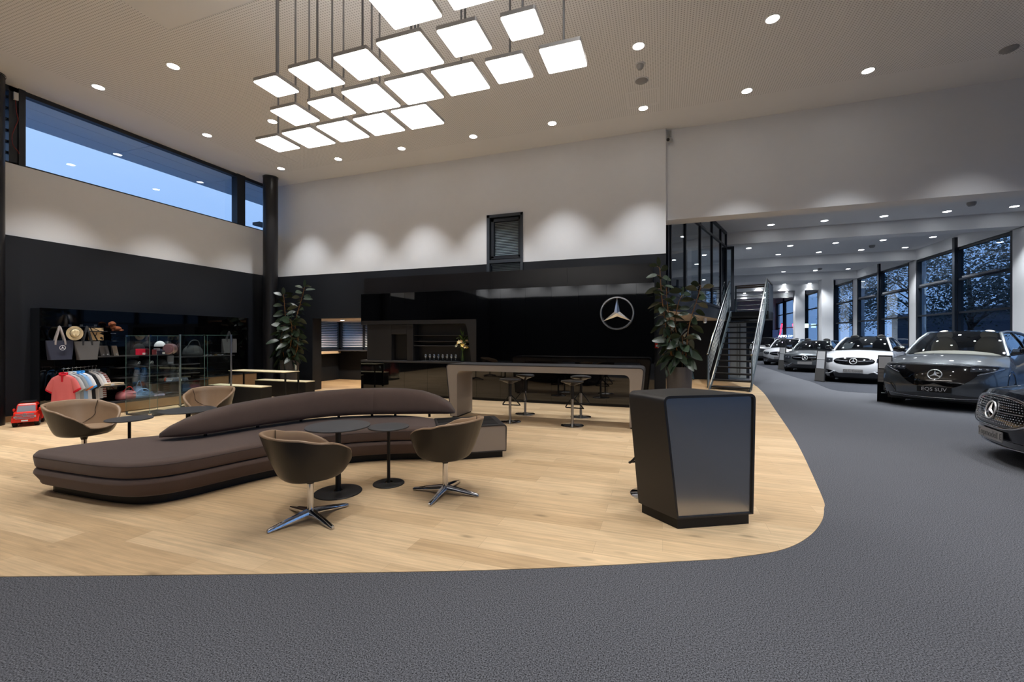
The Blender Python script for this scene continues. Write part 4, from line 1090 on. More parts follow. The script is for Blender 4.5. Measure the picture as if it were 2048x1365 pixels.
rubber_plant((q.x, yq, 0.004), 'tall spreading rubber plant in graphite planter between bar wall and stairs', [
    ([(-0.06, 0, ph - .05), wz(1346, 700), wz(1342, 660), wz(1336, 620), wz(1333, 585), wz(1334, 575)], 13, 0.25),
    ([(0.08, 0, ph - .05), wz(1373, 700), wz(1376, 665), wz(1384, 630), wz(1394, 600), wz(1402, 572)], 13, 0.25),
    ([(-0.1, 0.05, ph - .05), wz(1338, 690, 0), wz(1330, 640, 0), wz(1323, 590, -.05), wz(1320, 545, -.05), wz(1318, 535, -.05)], 14, 0.24),
    ([(0.02, 0, ph - .05), wz(1358, 690), wz(1350, 650), wz(1356, 610), wz(1364, 592)], 8, 0.22),
    ([(0.05, -0.06, ph - .05), wz(1366, 700, -.1), wz(1364, 670, -.15)], 16, 0.28),
    ([(-0.08, -0.06, ph - .05), wz(1343, 705, -.1), wz(1338, 675, -.15)], 16, 0.28),
    ([(0.0, -0.08, ph - .05), wz(1355, 712, -.15), wz(1352, 690, -.2)], 16, 0.26)], 5, 0.25, ph)
p = ony(1313.5, 692, YB - 0.02)
t = thing('fire_alarm_button', 'small red alarm button on black wall beside the bar unit', 'alarm button', (p.x, YB + 0.003, p.z))
f = MB(); f.box(-0.04, 0.04, -0.05, 0, -0.05, 0.05); f.build('housing', M['red'], t, bevel=0.004)
f = MB(); f.box(-0.02, 0.02, -0.053, -0.05, -0.02, 0.02); f.build('push_plate', M['paper'], t)
# ---------------------------------------------------------------- retail wall unit
XU = -10.76                                   # face of the unit
pz = onx(80, 614.6, XU); pr_ = onx(496.7, 637.4, XU)
uy0, uy1, uzt = pz.y, pr_.y, (pz.z + pr_.z) / 2
ru = thing('retail_wall_unit', 'long black gloss merchandise wall with rails and shelves', 'shelf unit', (XL + 0.2, (uy0 + uy1) / 2, 0.004))
f = MB(); n = 5
for i in range(n):
    a, b = uy0 + (uy1 - uy0) * i / n, uy0 + (uy1 - uy0) * (i + 1) / n
    f.box(XU - 0.02, XU, a + 0.002, b - 0.002, 0.1, uzt)
f.build('back_panel', M['bgloss'], ru, world=True)
f = MB(); f.box(XL + 0.035, XU - 0.02, uy0 + 0.003, uy1, 0.1, uzt); f.build('carcass', M['black_wall'], ru, world=True)
f = MB(); f.box(XL + 0.035, XU - 0.005, uy0, uy1, 0.0, 0.1); f.build('plinth', M['woodpl'], ru, world=True)
def Ux(u, v, d): return onx(u, v, XU + d)
def shelf(v0, u0, u1, d, name='shelf'):
    a, b = Ux(u0, v0, d), Ux(u1, v0, d); z = a.z if name == 'x' else (a.z + b.z) / 2
    MB().box(XU, XU + d, a.y, b.y, z - 0.02, z).build(name, M['lam_dark'], ru, world=True); return z
SH1 = shelf(711, 195, 345, 0.32)
SH2 = shelf(731, 240, 400, 0.34)
SH3 = shelf(750, 240, 400, 0.34)
SH4 = shelf(773, 170, 255, 0.36)
SH5 = shelf(662, 150, 215, 0.30)
SH6 = shelf(762, 310, 420, 0.34)
SHB = 0.24
MB().box(XU, XU + 0.42, Ux(170, 800, .42).y, Ux(400, 800, .42).y, 0.2, SHB).build('shelf', M['lam_dark'], ru, world=True)
MB().box(XU, XU + 0.42, Ux(170, 800, .42).y, Ux(400, 800, .42).y, 0.02, 0.2).build('shelf_base', M['woodpl'], ru, world=True)
SH7 = shelf(712, 360, 470, 0.3)
# bags -------------------------------------------------------------
def tote(name, label, u0, u1, vt, vb, d, m, mh, taper, group, hook_v, star_on=False, w_=0.12):
    a, b = Ux(u0, vt, d), Ux(u1, vt, d); lo = Ux((u0 + u1) / 2, vb, d)
    zt, zb, y0, y1 = a.z * .5 + b.z * .5, lo.z, a.y, b.y
    t = thing(name, label, 'bag', (XU + d, (y0 + y1) / 2, zb), 0, group)
    yc, hw = (y0 + y1) / 2, (y1 - y0) / 2; cx_ = XU + d - w_ / 2
    rings = []
    for k, s in ((0, taper), (0.12, taper + 0.02), (0.22, taper + .06), (0.6, 0.5 * (taper + 1) + .05), (1.0, 1.0)):
        th = w_ * (1 - 0.75 * k) * 0.5; z = zb + (zt - zb) * k; h = hw * s
        q = rounded([(cx_ - th, yc - h, z), (cx_ + th, yc - h, z), (cx_ + th, yc + h, z), (cx_ - th, yc + h, z)], min(0.02, th * .8), 3)
        rings.append(q)
    f = MB(); f.loft(rings); f.build('body', m, t, smooth=50, world=True)
    hz = Ux((u0 + u1) / 2, hook_v, d).z
    for s in (-1, 1):
        f = MB(); path = catmull([(cx_ + s * 0.02, yc - hw * .36, zt - 0.12), (cx_ + s * .022, yc - hw * .34, zt), (cx_ + s * .015, yc - hw * 0.15, zt + (hz - zt) * .6), (cx_, yc - hw * 0.02, hz), (cx_ + s * .015, yc + hw * 0.12, zt + (hz - zt) * .6), (cx_ + s * .022, yc + hw * .32, zt), (cx_ + s * .02, yc + hw * .36, zt - 0.12)], 6)
        rs = []
        for i, p in enumerate(path):
            tn = (path[min(i + 1, len(path) - 1)] - path[max(i - 1, 0)]).normalized(); sd = Vector((0, -tn.z, tn.y)) * 0.013; nx_ = Vector((0.004, 0, 0))
            rs.append([p - sd - nx_, p + sd - nx_, p + sd + nx_, p - sd + nx_])
        f.loft(rs); f.build('strap', mh, t, smooth=60, world=True)
    if star_on:
        f = MB(); c = Ux(125.3, 696, d + 0.004)
        star(f, 0.042, 0.004, 0.09, Matrix.Translation(c) @ Matrix.Rotation(PI / 2, 4, 'Z')); f.build('printed_star', M['paper'], t, smooth=40, world=True)
    return t
tote('tote_bag', 'navy canvas tote bag with white star print and grey straps', 95, 151, 681.5, 720, 0.34, mat('navy_canvas', (40, 44, 62), 0.85), mat('grey_webbing', (160, 152, 150), 0.7), 0.78, 'hanging shopping bags', 653, True)
tote('tote_bag', 'plain charcoal grey shopper bag with black straps beside navy tote', 152, 203, 683, 720, 0.36, mat('charcoal_canvas', (88, 86, 86), 0.85), mat('black_webbing', (34, 36, 40), 0.7), 0.72, 'hanging shopping bags', 653)
tote('tote_bag', 'grey felt shopper hanging behind the second glass case', 447, 476, 678, 706, 0.25, mat('grey_felt', (76, 76, 78), 0.9), bpy.data.materials['black_webbing'], 0.86, 'hanging shopping bags', 663)
f = MB()
for u in (117, 140, 168):
    p = Ux(u, 650, 0.0); z = 1.5 + (678 - 652) / 868 * (-SY * XU + CY * p.y)
    f.box(XU, XU + 0.36, p.y - 0.022, p.y + 0.022, z - 0.02, z - 0.012); f.box(XU + 0.35, XU + 0.36, p.y - 0.022, p.y + 0.022, z - 0.012, z + 0.02)
f.build('display_bracket', mat('grey_display_bracket', (70, 76, 84), 0.35, metal=0.6), ru, world=True)
# straw hat
h = Ux(149.5, 667, 0.3)
hat = thing('straw_hat', 'cream straw hat with dark band hanging above the tote bags', 'hat', tuple(h))
Mh = Matrix.Rotation(R_(-38), 4, 'Z') @ Matrix.Rotation(R_(90), 4, 'Y') @ Matrix.Rotation(R_(-25), 4, 'X')
sm = mat('cream_straw', (226, 208, 168), 0.8, noise=0.1, nscale=80)
f = MB(); f.M = Mh @ Matrix.Scale(0.72, 4)
f.loft([[(0.185 * k * math.cos(2 * PI * i / 40), 0.165 * k * math.sin(2 * PI * i / 40), z) for i in range(40)] for k, z in ((0.55, 0.0), (0.98, 0.012), (1.0, 0.004), (0.96, -0.002), (0.55, -0.01))]); f.build('brim', sm, hat, smooth=60)
f = MB(); f.M = Mh @ Matrix.Scale(0.72, 4)
f.loft([[(0.105 * k * math.cos(2 * PI * i / 40), 0.092 * k * math.sin(2 * PI * i / 40) * (1 if z < .09 or abs(math.sin(2 * PI * i / 40)) < .0 else 0.9), z - (0.018 * math.exp(-(math.sin(2 * PI * i / 40) * 3) ** 2) if z > .1 else 0)) for i in range(40)] for k, z in ((1.0, 0.0), (0.96, 0.05), (0.9, 0.09), (0.78, 0.115), (0.5, 0.112), (0.05, 0.098))]); f.build('crown', sm, hat, smooth=60)
f = MB(); f.M = Mh @ Matrix.Scale(0.72, 4); f.loft([[(0.108 * k * math.cos(2 * PI * i / 40), 0.095 * k * math.sin(2 * PI * i / 40), z) for i in range(40)] for k, z in ((1.0, 0.006), (0.975, 0.034))], cap=False); f.build('hat_band', M['black'], hat, smooth=60)
# patterned cushion / print
a, b = Ux(178, 656, 0.22), Ux(207, 656, 0.22); lo = Ux(190, 681, 0.22)
t = thing('scarf_box', 'square beige print with black branch pattern behind the charcoal bag', 'print', (XU + 0.2, (a.y + b.y) / 2, lo.z))
f = MB(); f.box(XU + 0.19, XU + 0.22, a.y, b.y, lo.z, a.z); f.build('board', mat('beige_print', (226, 192, 142), 0.6), t, world=True)
f = MB(); W_, H_ = b.y - a.y, a.z - lo.z; xq = XU + 0.2205
for q in ([(0.05, 1), (0.12, 1), (0.62, 0.0), (0.5, 0)], [(0.2, 1), (0.3, 1), (1, 0.62), (1, 0.55)], [(0.55, .72), (0.6, .75), (0.42, 0.2), (0.37, .25)], [(0.8, 0.93), (1, 0.98), (1, 0.86)], [(0.7, 0.55), (1, 0.66), (1, 0.42)], [(0.72, 0.2), (0.9, 0.3), (1, 0.1), (0.95, 0.0), (0.8, 0.1)]):
    f.add([(xq, a.y + W_ * p[0], lo.z + H_ * p[1]) for p in q], [tuple(range(len(q)))])
f.build('branch_pattern', M['black'], t, world=True)
# plush dog on a black box
c = Ux(229, 663, 0.15)
t = thing('display_box', 'glossy black merchandise box under the brown plush dog', 'box', (XU + 0.15, c.y, SH5 - 0.3))
zt = Ux(230, 663.5, .15).z; zb = Ux(230, 683, .15).z
f = MB(); f.box(XU, XU + 0.3, Ux(216, 670, .2).y, Ux(242, 670, .2).y, zb, zt); f.build('carton', M['bgloss'], t, world=True)
f = MB(); f.box(XU + 0.3005, XU + 0.302, Ux(221, 670, .3).y, Ux(232, 670, .3).y, zt - 0.045, zt - 0.035); f.build('silver_stripe', M['silver_pl'], t, world=True)
dog = thing('plush_dog', 'small brown plush dog sitting on a black box', 'plush toy', (XU + 0.15, c.y, zt))
dm = mat('brown_plush', (134, 74, 44), 0.95, noise=0.35, nscale=70, bump=0.6)
f = MB(); f.ball((0, 0.04, 0.055), 0.05, 0.085, 0.055); f.ball((0.01, -0.03, 0.085), 0.042, 0.045, 0.06); f.ball((0.03, -0.045, 0.02), 0.02, 0.022, 0.022); f.ball((0.02, 0.09, 0.02), 0.03, 0.04, 0.022); f.ball((0.0, 0.13, 0.03), 0.014, 0.035, 0.014); f.build('body', dm, dog, smooth=80)
f = MB(); f.ball((0.015, -0.045, 0.16), 0.048, 0.052, 0.045); f.ball((0.055, -0.06, 0.148), 0.026, 0.026, 0.022); f.build('head', dm, dog, smooth=80)
for s in (-1, 1):
    f = MB(); f.ball((0.01, -0.045 + s * 0.052, 0.145), 0.02, 0.013, 0.038); f.build('ear', dm, dog, smooth=80)
f = MB(); f.ball((0.08, -0.064, 0.153), 0.008, 0.009, 0.007); f.build('nose', M['black'], dog, smooth=80)
# small packs on the shelf to the right of the bags
for i, (u, cc, lb) in enumerate(((207, (88, 84, 84), 'small dark pack on shelf partly behind the charcoal bag'), (215.5, (70, 68, 68), 'middle grey pack of three on the shelf by the bags'), (233, (150, 138, 124), 'tan pack on the shelf below the plush dog'))):
    a = Ux(u - 5, 711, 0.2); b = Ux(u + 5, 711, 0.2); z1_ = Ux(u, 692, .2).z
    t = thing('gift_pack', lb, 'package', (XU + 0.2, (a.y + b.y) / 2, SH1), 0, 'small packs on the upper shelf')
    f = MB(); f.hexa([(XU + .12, a.y, SH1), (XU + .2, a.y, SH1), (XU + .2, b.y, SH1), (XU + .12, b.y, SH1)], [(XU + .09, a.y, z1_), (XU + .13, a.y, z1_), (XU + .13, b.y, z1_), (XU + .09, b.y, z1_)]); f.build('pouch', mat('pack_%s' % ['one', 'two', 'three'][i], cc, 0.35), t, bevel=0.006, world=True)
    f = MB(); f.box(XU + 0.185, XU + 0.2, a.y + .03, b.y - .03, SH1 + 0.02, SH1 + 0.045); f.build('price_tag', M['paper'], t, world=True)
# clothes rail with polo shirts
ra, rb_ = Ux(120, 737.5, 0.08), Ux(194, 733, 0.62)
rz_ = Ux(157, 735, 0.35).z
r0 = Vector((XU + 0.62, Ux(123, 737, .62).y, rz_ )); r1 = Vector((XU + 0.06, Ux(193.5, 734, .06).y, rz_))
f = MB(); f.tube([r0, r1], 0.008, n=8); f.tube([(XU, r1.y, rz_), r1], 0.01); f.build('clothes_rail', M['chrome'], ru, smooth=40, world=True)
def garment(loc, rz, body, collar, cuff, label, stripes=None, long=0.66, open_=0.0):
    t = thing('polo_shirt', label, 'shirt', loc, rz, 'polo shirts on the clothes rail'); t.scale = (0.80, 1.0, 0.97)
    # hanger; local: shirt lies in XZ plane, origin on rail
    f = MB(); f.tube([(0, 0, 0.012), (0.012, 0, 0.006), (0.012, 0, -0.012), (0.0, 0, -0.03), (0, 0, -0.10)], 0.004, n=6)
    f.tube(catmull([(-0.2, 0, -0.165), (-0.1, 0, -0.125), (0, 0, -0.10), (0.1, 0, -0.125), (0.2, 0, -0.165)], 4), 0.006, n=6); f.build('hanger', M['chrome'], t, smooth=50)
    rings = []
    for z, hw, th in ((-0.105, 0.055, 0.03), (-0.125, 0.11, 0.034), (-0.155, 0.175, 0.036), (-0.20, 0.205, 0.04), (-0.30, 0.20, 0.044), (-0.45, 0.20, 0.046), (-long, 0.215, 0.05)):
        rings.append([(hw * math.copysign(abs(math.cos(a)) ** .7, math.cos(a)), th * math.sin(a) + 0.006 * math.sin(9 * math.cos(a)) * (1 if z < -.3 else 0), z) for a in [2 * PI * k / 28 for k in range(28)]])
    f = MB(); f.loft(rings); f.build('torso', body, t, smooth=70)
    for s in (-1, 1):
        f = MB(); f.loft([[(s * (0.15 + dx) + rr_ * math.cos(a) * 0.86 * s, th * math.sin(a), z + rr_ * math.cos(a) * 0.5) for a in [2 * PI * k / 14 for k in range(14)]] for dx, z, rr_, th in ((0.0, -0.195, 0.055, 0.034), (0.05, -0.30, 0.072, 0.036), (0.085, -0.40, 0.080, 0.034))])
        sl = f.build('sleeve', body, t, smooth=70)
        f = MB(); f.loft([[(s * (0.15 + dx) + rr_ * math.cos(a) * 0.86 * s, th * math.sin(a), z + rr_ * math.cos(a) * 0.5) for a in [2 * PI * k / 14 for k in range(14)]] for dx, z, rr_, th in ((0.084, -0.398, 0.082, 0.036), (0.092, -0.425, 0.083, 0.036))]); f.build('cuff', cuff, sl, smooth=70)
    f = MB(); f.tube([(0.062 * math.cos(2 * PI * k / 20), 0.03 * math.sin(2 * PI * k / 20), -0.095 - 0.018 * (1 if math.sin(2 * PI * k / 20) < 0 else -.4)) for k in range(20)], 0.02, n=6, closed=True); f.build('collar', collar, t, smooth=70)
    f = MB(); f.box(-0.016, 0.016, -0.046, -0.03, -0.24, -0.11); f.build('placket', collar, t)
def stripe_mat(name, c1, c2, sc):
    m, nt, b = new_mat(name); tc = nt.nodes.new('ShaderNodeTexCoord'); sp = nt.nodes.new('ShaderNodeSeparateXYZ'); nt.links.new(tc.outputs['Object'], sp.inputs[0])
    a = nt.nodes.new('ShaderNodeMath'); a.operation = 'MULTIPLY'; a.inputs[1].default_value = sc
    s = nt.nodes.new('ShaderNodeMath'); s.operation = 'SINE'; nt.links.new(sp.outputs['Z'], a.inputs[0]); nt.links.new(a.outputs[0], s.inputs[0])
    mx = nt.nodes.new('ShaderNodeMix'); mx.data_type = 'RGBA'; mx.inputs[6].default_value = rgb(*c1); mx.inputs[7].default_value = rgb(*c2)
    g = nt.nodes.new('ShaderNodeMath'); g.operation = 'GREATER_THAN'; g.inputs[1].default_value = 0.0; nt.links.new(s.outputs[0], g.inputs[0]); nt.links.new(g.outputs[0], mx.inputs[0])
    nt.links.new(mx.outputs[2], b.inputs['Base Color']); b.inputs['Roughness'].default_value = 0.9; return m
cl_ = lambda n, c: mat(n, c, 0.9, spec=0.1)
red_p = cl_('polo_coral', (205, 106, 106)); crim = cl_('crimson_trim', (190, 34, 48)); lg = cl_('polo_light_grey', (176, 178, 180)); mg = cl_('polo_mid_grey', (140, 146, 150)); lb_m = cl_('polo_sky_blue', (142, 178, 218)); org = cl_('orange_trim', (226, 120, 60)); wht = cl_('polo_white', (222, 222, 224)); blt = cl_('blue_trim', (60, 140, 210)); blk = cl_('polo_black', (40, 40, 44)); crm = cl_('polo_off_white', (208, 202, 198)); st = stripe_mat('red_white_stripes', (226, 218, 212), (150, 62, 54), 150)
gs = [(red_p, crim, crim, 'coral polo shirt with crimson collar, first on the clothes rail'), (lg, lg, lg, 'light grey polo shirt just behind the coral one'), (mg, lg, mg, 'mid grey polo shirt between light grey and sky blue shirts'), (lb_m, blt, org, 'sky blue polo shirt with orange cuffs'), (wht, blt, blt, 'white polo shirt with bright blue collar'), (blk, blk, blk, 'black polo shirt on the clothes rail'), (crm, crm, crm, 'off-white shirt directly behind the black polo'), (wht, wht, wht, 'plain white shirt next to the striped one'), (st, wht, st, 'red and white striped shirt at the far end of rail')]
rd = r1 - r0
for i, (b_, c_, k_2, lb) in enumerate(gs):
    s = 0.05 + 0.115 * i; p = r0 + rd * s
    garment((p.x, p.y, p.z), R_(40), b_, c_, k_2, lb)
# folded goods
def folded(loc, sx, sy, h, m, label, layers=2, name='folded_shirt', cat='clothing', tagm=True):
    t = thing(name, label, cat, loc, 0, 'folded goods on the shelves')
    for k in range(layers):
        f = MB(); f.box(-sx / 2 + .006 * k, sx / 2 - .004 * k, -sy / 2 + .008 * k, sy / 2 - 0.006 * k, h * k / layers, h * (k + 1) / layers - 0.002); f.build('fold', m, t, bevel=min(0.012, h / layers * .4))
    if tagm: MB().box(sx / 2 - .002, sx / 2 + .003, -.03, .03, 0.004, h * .7).build('label_card', M['paper'], t)
c = Ux(222, 772, 0.3)
folded((XU + 0.2, c.y, SH4), 0.3, 0.42, 0.055, cl_('beige_knit', (208, 188, 160)), 'folded beige knitwear on shelf beside the shirts')
# ---------------------------------------------------------------- glass display cases
def vitrine(x0, x1, y0, y1, h, label, steel):
    t = thing('glass_display_case', label, 'display case', ((x0 + x1) / 2, (y0 + y1) / 2, 0.004), 0, 'glass display cases')
    g = 0.008
    for nm, bx in (('pane', (x0, x1, y0, y0 + g)), ('pane', (x0, x1, y1 - g, y1)), ('pane', (x0, x0 + g, y0 + g, y1 - g)), ('pane', (x1 - g, x1, y0 + g, y1 - g))):
        MB().box(*bx, 0.03, h).build('glass_pane', M['glass'], t, world=True)
    MB().box(x0, x1, y0, y1, h - g, h).build('glass_top', M['glass'], t, world=True)
    f = MB(); e = 0.0025
    for x, y in ((x0, y0), (x1, y0), (x0, y1), (x1, y1)): f.box(x - e, x + e, y - e, y + e, 0.03, h)
    for y in (y0, y1): f.box(x0, x1, y - e, y + e, h - e, h + e)
    for x in (x0, x1): f.box(x - e, x + e, y0, y1, h - e, h + e)
    f.build('glass_edge', M['glass_edge'], t, world=True)
    f = MB()
    for x, y in ((x1, y0), (x0, y0)): f.box(x - 0.025, x + 0.012, y - 0.012, y + 0.025, h - 0.02, h + 0.012); f.box(x - 0.025, x + 0.012, y - 0.012, y + 0.025, 0.03, 0.07)
    f.build('corner_clip', M['chrome'], t, world=True)
    f = MB(); f.box(x0, x1, y0, y1, 0.0, 0.03); f.build('base', M['lam_dark'], t, world=True)
    for k, z in enumerate((0.42, 0.82, 1.19)):
        MB().box(x0 + g, x1 - g, y0 + g, y1 - g, z - 0.006, z).build('glass_shelf', M['glass'], t, world=True)
    if steel:
        for (x, y) in ((x0, y0), (x1, y1)):
            f = MB(); f.tube([(x, y, 0.03), (x, y, h + 0.015)], 0.02, n=14); f.build('steel_post', M['steel'], t, smooth=40, world=True)
    return t
vy = 5.56; vx = -9.94
ratio = lambda u: (lambda a: a[0] / a[1])(ray(u, 700))
V1 = (vx, ratio(299.5) * vy, vy, vx / ratio(315)); V1 = (V1[0], V1[1], V1[2], V1[3])
vitrine(V1[0], V1[1], V1[2], V1[3], 1.56, 'frameless glass display case nearest the hanging shirts', False)
vy2 = vx / ratio(360)
V2 = (vx, ratio(409) * vy2, vy2, vx / ratio(414.7))
vitrine(V2[0], V2[1], V2[2], V2[3], 1.58, 'glass display case with two steel posts beside the pale low plinths', True)
# goods in the first case
cxm = (V1[0] + V1[1]) / 2
def on_plane(u, v, x): return onx(u, v, x)
ZS = 1.1902
def cap(loc, rz, m, label, front=None, group='caps on display', s=1.0):
    t = thing('baseball_cap', label, 'cap', loc, rz, group)
    f = MB(); f.ball((0, 0, 0), 0.085 * s, 0.098 * s, 0.115 * s, n=24, m=8, z0=0.0); f.ball((0, 0, 0.114 * s), 0.008, 0.008, 0.005); f.build('crown', m, t, smooth=60)
    P = []
    for i in range(9):
        a = PI * (0.12 + 0.76 * i / 8); P.append([(0.083 * s * math.cos(a), 0.094 * s * math.sin(a), 0.012), (0.088 * s * math.cos(a), (0.094 + 0.035) * s * math.sin(a), 0.012), (0.075 * s * math.cos(a), (0.10 + 0.075 * math.sin(a)) * s * math.sin(a), 0.002)])
    f = MB(); f.grid(P); f.build('brim', m, t, smooth=60, solid=0.004)
    if front:
        f = MB(); star(f, 0.028 * s, 0.004, 0.1, Matrix.Translation((0, 0.09 * s, 0.055 * s)) @ Matrix.Rotation(PI, 4, 'Z') @ Matrix.Rotation(R_(18), 4, 'X')); f.build('star_badge', front, t, smooth=40)
    return t
capb = cl_('cap_black', (36, 37, 40)); capw = cl_('cap_white', (214, 214, 218)); capn = cl_('cap_navy', (38, 40, 56))
def yz(u, v, x): p = onx(u, v, x); return p.y
xa = V1[1] - 0.2
f = MB(); b_ = thing('red_gift_box', 'bright red gift box on the top shelf of the first glass case', 'box', (xa, yz(281, 711, xa), ZS), 0)
MB().box(-0.05, 0.05, -0.055, 0.055, 0, 0.115).build('carton', mat('red_carton', (190, 24, 60), 0.4), b_, bevel=0.003)
MB().box(0.05, 0.052, 0.005, 0.05, 0.004, 0.04).build('price_tag', M['paper'], b_)
xb = V1[0] + 0.2
q = thing('black_display_block', 'black block under a dark cap in the first glass case', 'display block', (xb, yz(278, 700, xb), ZS)); MB().box(-0.08, 0.08, -0.1, 0.1, 0, 0.10).build('block', M['bgloss'], q)
cap((xb, yz(278, 700, xb), ZS + 0.1002), R_(-60), capb, 'black cap on a black block above the red gift box')
q = thing('black_display_block', 'taller black block under the white cap in the glass case', 'display block', (xb, yz(320, 700, xb), ZS)); MB().box(-0.08, 0.08, -0.1, 0.1, 0, 0.15).build('block', M['bgloss'], q)
cap((xb, yz(320, 695, xb), ZS + 0.1502), R_(-40), capw, 'white cap raised on a block in the first glass case')
cap((xb + .05, V1[3] - 0.13, ZS + 0.0002), R_(-70), capn, 'navy cap with star badge behind the pink tin', M['paper'])
pf = thing('perfume_bottle', 'slim dark red perfume bottle on the top shelf of the glass case', 'bottle', (xa, yz(308.5, 711, xa), ZS))
MB().box(-0.02, 0.02, -0.032, 0.032, 0, 0.10).build('bottle', mat('dark_red_glass', (104, 50, 56), 0.15), pf, bevel=0.005)
f = MB(); f.lathe([(0.012, 0.10), (0.012, 0.125), (0.002, 0.126)], n=14); f.build('stopper', M['silver_pl'], pf, smooth=40)
pf = thing('perfume_carton', 'pale grey carton behind the dark red perfume bottle', 'box', (xa - 0.1, yz(314, 711, xa - 0.1), ZS)); MB().box(-0.02, 0.02, -0.04, 0.04, 0, 0.12).build('carton', mat('grey_carton', (140, 130, 136), 0.5), pf)
MB().box(0.02, 0.0205, -0.02, 0.02, 0.02, 0.05).build('label', M['paper'], pf)
pf = thing('navy_carton', 'low navy carton with white tag beside the pink tin', 'box', (xa + .05, yz(322, 711, xa + .05), ZS)); MB().box(-0.04, 0.04, -0.05, 0.05, 0, 0.075).build('carton', mat('navy_carton', (40, 40, 58), 0.4), pf)
MB().box(0.04, 0.042, 0.0, 0.045, 0.01, 0.045).build('price_tag', M['paper'], pf)
tn = thing('round_tin', 'round pink metallic tin standing on edge in the first glass case', 'tin', (xa + 0.02, yz(340, 711, xa + .02), ZS))
f = MB(); Rt = 0.105
f.M = Matrix.Translation((0, 0, Rt)) @ Matrix.Rotation(R_(30), 4, 'Z')
f.lathe([(0.002, -0.07), (Rt * .72, -0.07), (Rt * .72, -0.06), (Rt * .86, -0.06), (Rt, -0.055), (Rt, 0.06), (0.002, 0.06)], n=40, axis='y'); f.build('tin_body', mat('pink_metal', (178, 140, 146), 0.25, metal=0.7), tn, smooth=35)
f = MB(); f.M = Matrix.Translation((0, 0, Rt)) @ Matrix.Rotation(R_(30), 4, 'Z'); f.lathe([(0.002, -0.073), (Rt * .7, -0.073), (Rt * .7, -0.07), (0.002, -0.07)], n=40, axis='y'); f.build('lid_face', mat('pink_lid', (130, 96, 104), 0.2), tn, smooth=35)
# caps and goods on the wall shelves behind the cases
for i, (u, lb, fr, rz) in enumerate(((266, 'dark grey cap on the wall shelf, first of the three behind the glass case', M['paper'], -60), (294, 'black cap with white star badge on the wall shelf behind the glass case', M['paper'], -75), (322, 'plain black cap on the wall shelf, last of the three', None, -50))):
    p = Ux(u, 731, 0.2); cap((XU + 0.2, p.y, SH2), R_(rz), cl_('cap_wall_%s' % 'abc'[i], (52 - 8 * i, 52 - 8 * i, 54 - 8 * i)), lb, fr, 'caps on the wall shelf', 1.25)
for i, (u, v0, v1, lb) in enumerate(((340, 731, 716, 'grey upright card pack on the cap shelf'),)):
    p = Ux(u, v0, 0.15); q = thing('card_pack', lb, 'package', (XU + .15, p.y, SH2)); MB().box(-0.02, 0.02, -0.07, 0.07, 0, 0.2).build('pack', mat('grey_pack', (96, 94, 98), 0.5), q); MB().box(0.02, 0.022, -0.05, 0.05, 0.02, 0.06).build('label', mat('grey_label', (150, 150, 156), 0.5), q)
# sunglasses
for i, u in enumerate((282, 297, 313)):
    p = Ux(u, 749, 0.25); q = thing('sunglasses', 'pair of dark sunglasses, %s on the shelf under the caps' % ORD[i], 'sunglasses', (XU + 0.25, p.y, SH3), 0, 'sunglasses under the caps')
    for s in (-1, 1):
        f = MB(); f.lathe([(0.002, -0.004), (0.03, -0.004), (0.03, 0.002), (0.002, 0.002)], c=(s * 0.036, 0.035), n=18, axis='x'); f.build('lens', M['bgloss'], q, smooth=40)
        f = MB(); f.tube([(0, s * 0.068, 0.045), (-0.1, s * 0.066, 0.045), (-0.13, s * 0.066, 0.02)], 0.003, n=6); f.build('temple_arm', M['silver_pl'], q, smooth=40)
    f = MB(); f.tube([(0, -0.01, 0.045), (0, 0.01, 0.045)], 0.004, n=6); f.build('bridge', M['silver_pl'], q, smooth=40)
p = Ux(358, 758, .3); folded((XU + .2, p.y, SH6), 0.3, 0.36, 0.07, cl_('slate_knit', (84, 92, 104)), 'slate grey folded garment with pale card behind the glass cases', 3)
p = Ux(345, 757, .3); folded((XU + .2, p.y, SH6), 0.26, 0.3, 0.09, cl_('pale_blue_shirt', (150, 160, 178)), 'pale blue folded shirt at the wall behind the glass cases', 2)
q = thing('red_key_tag', 'small red ornament on shelf next to the folded shirts', 'ornament', (XU + .28, Ux(332, 761, .28).y, SH6)); f = MB(); f.ball((0, 0, 0.05), 0.035, 0.04, 0.055); f.build('body', M['red'], q, smooth=60); f = MB(); f.tube([(0, 0, 0.1), (0, 0, 0.125)], 0.008); f.build('loop', M['silver_pl'], q)
# bags on the low base shelf
def pouch(u, v, sx, sy, sz, m, label, group='soft bags on the low shelf', tilt=0, strap=None):
    p = Ux(u, v, 0.28); t = thing('travel_pouch', label, 'bag', (XU + .24, p.y, SHB), tilt, group)
    f = MB(); f.loft([[(sx * k * math.copysign(abs(math.cos(a)) ** .6, math.cos(a)), sy * k * math.copysign(abs(math.sin(a)) ** .6, math.sin(a)), z * sz) for a in [2 * PI * i / 28 for i in range(28)]] for k, z in ((0.85, 0.0), (1.0, 0.12), (0.98, 0.5), (0.85, 0.8), (0.5, 0.97), (0.1, 1.0))]); f.build('body', m, t, smooth=60)
    f = MB(); f.tube(catmull([(sx * .5, -sy * .6, sz * .8), (sx * .8, -sy * .2, sz * 1.35), (sx * .8, sy * .2, sz * 1.35), (sx * .5, sy * .6, sz * .8)], 6), 0.009, n=6); f.build('handle', strap or m, t, smooth=60)
pouch(255, 800, 0.12, 0.17, 0.19, cl_('pink_bag_cloth', (198, 124, 130)), 'pink soft bag with red trim on the low shelf', strap=crim)
pouch(284, 797, 0.12, 0.24, 0.14, cl_('blue_bag_cloth', (128, 160, 198)), 'light blue flat bag beside the pink bag on the low shelf')
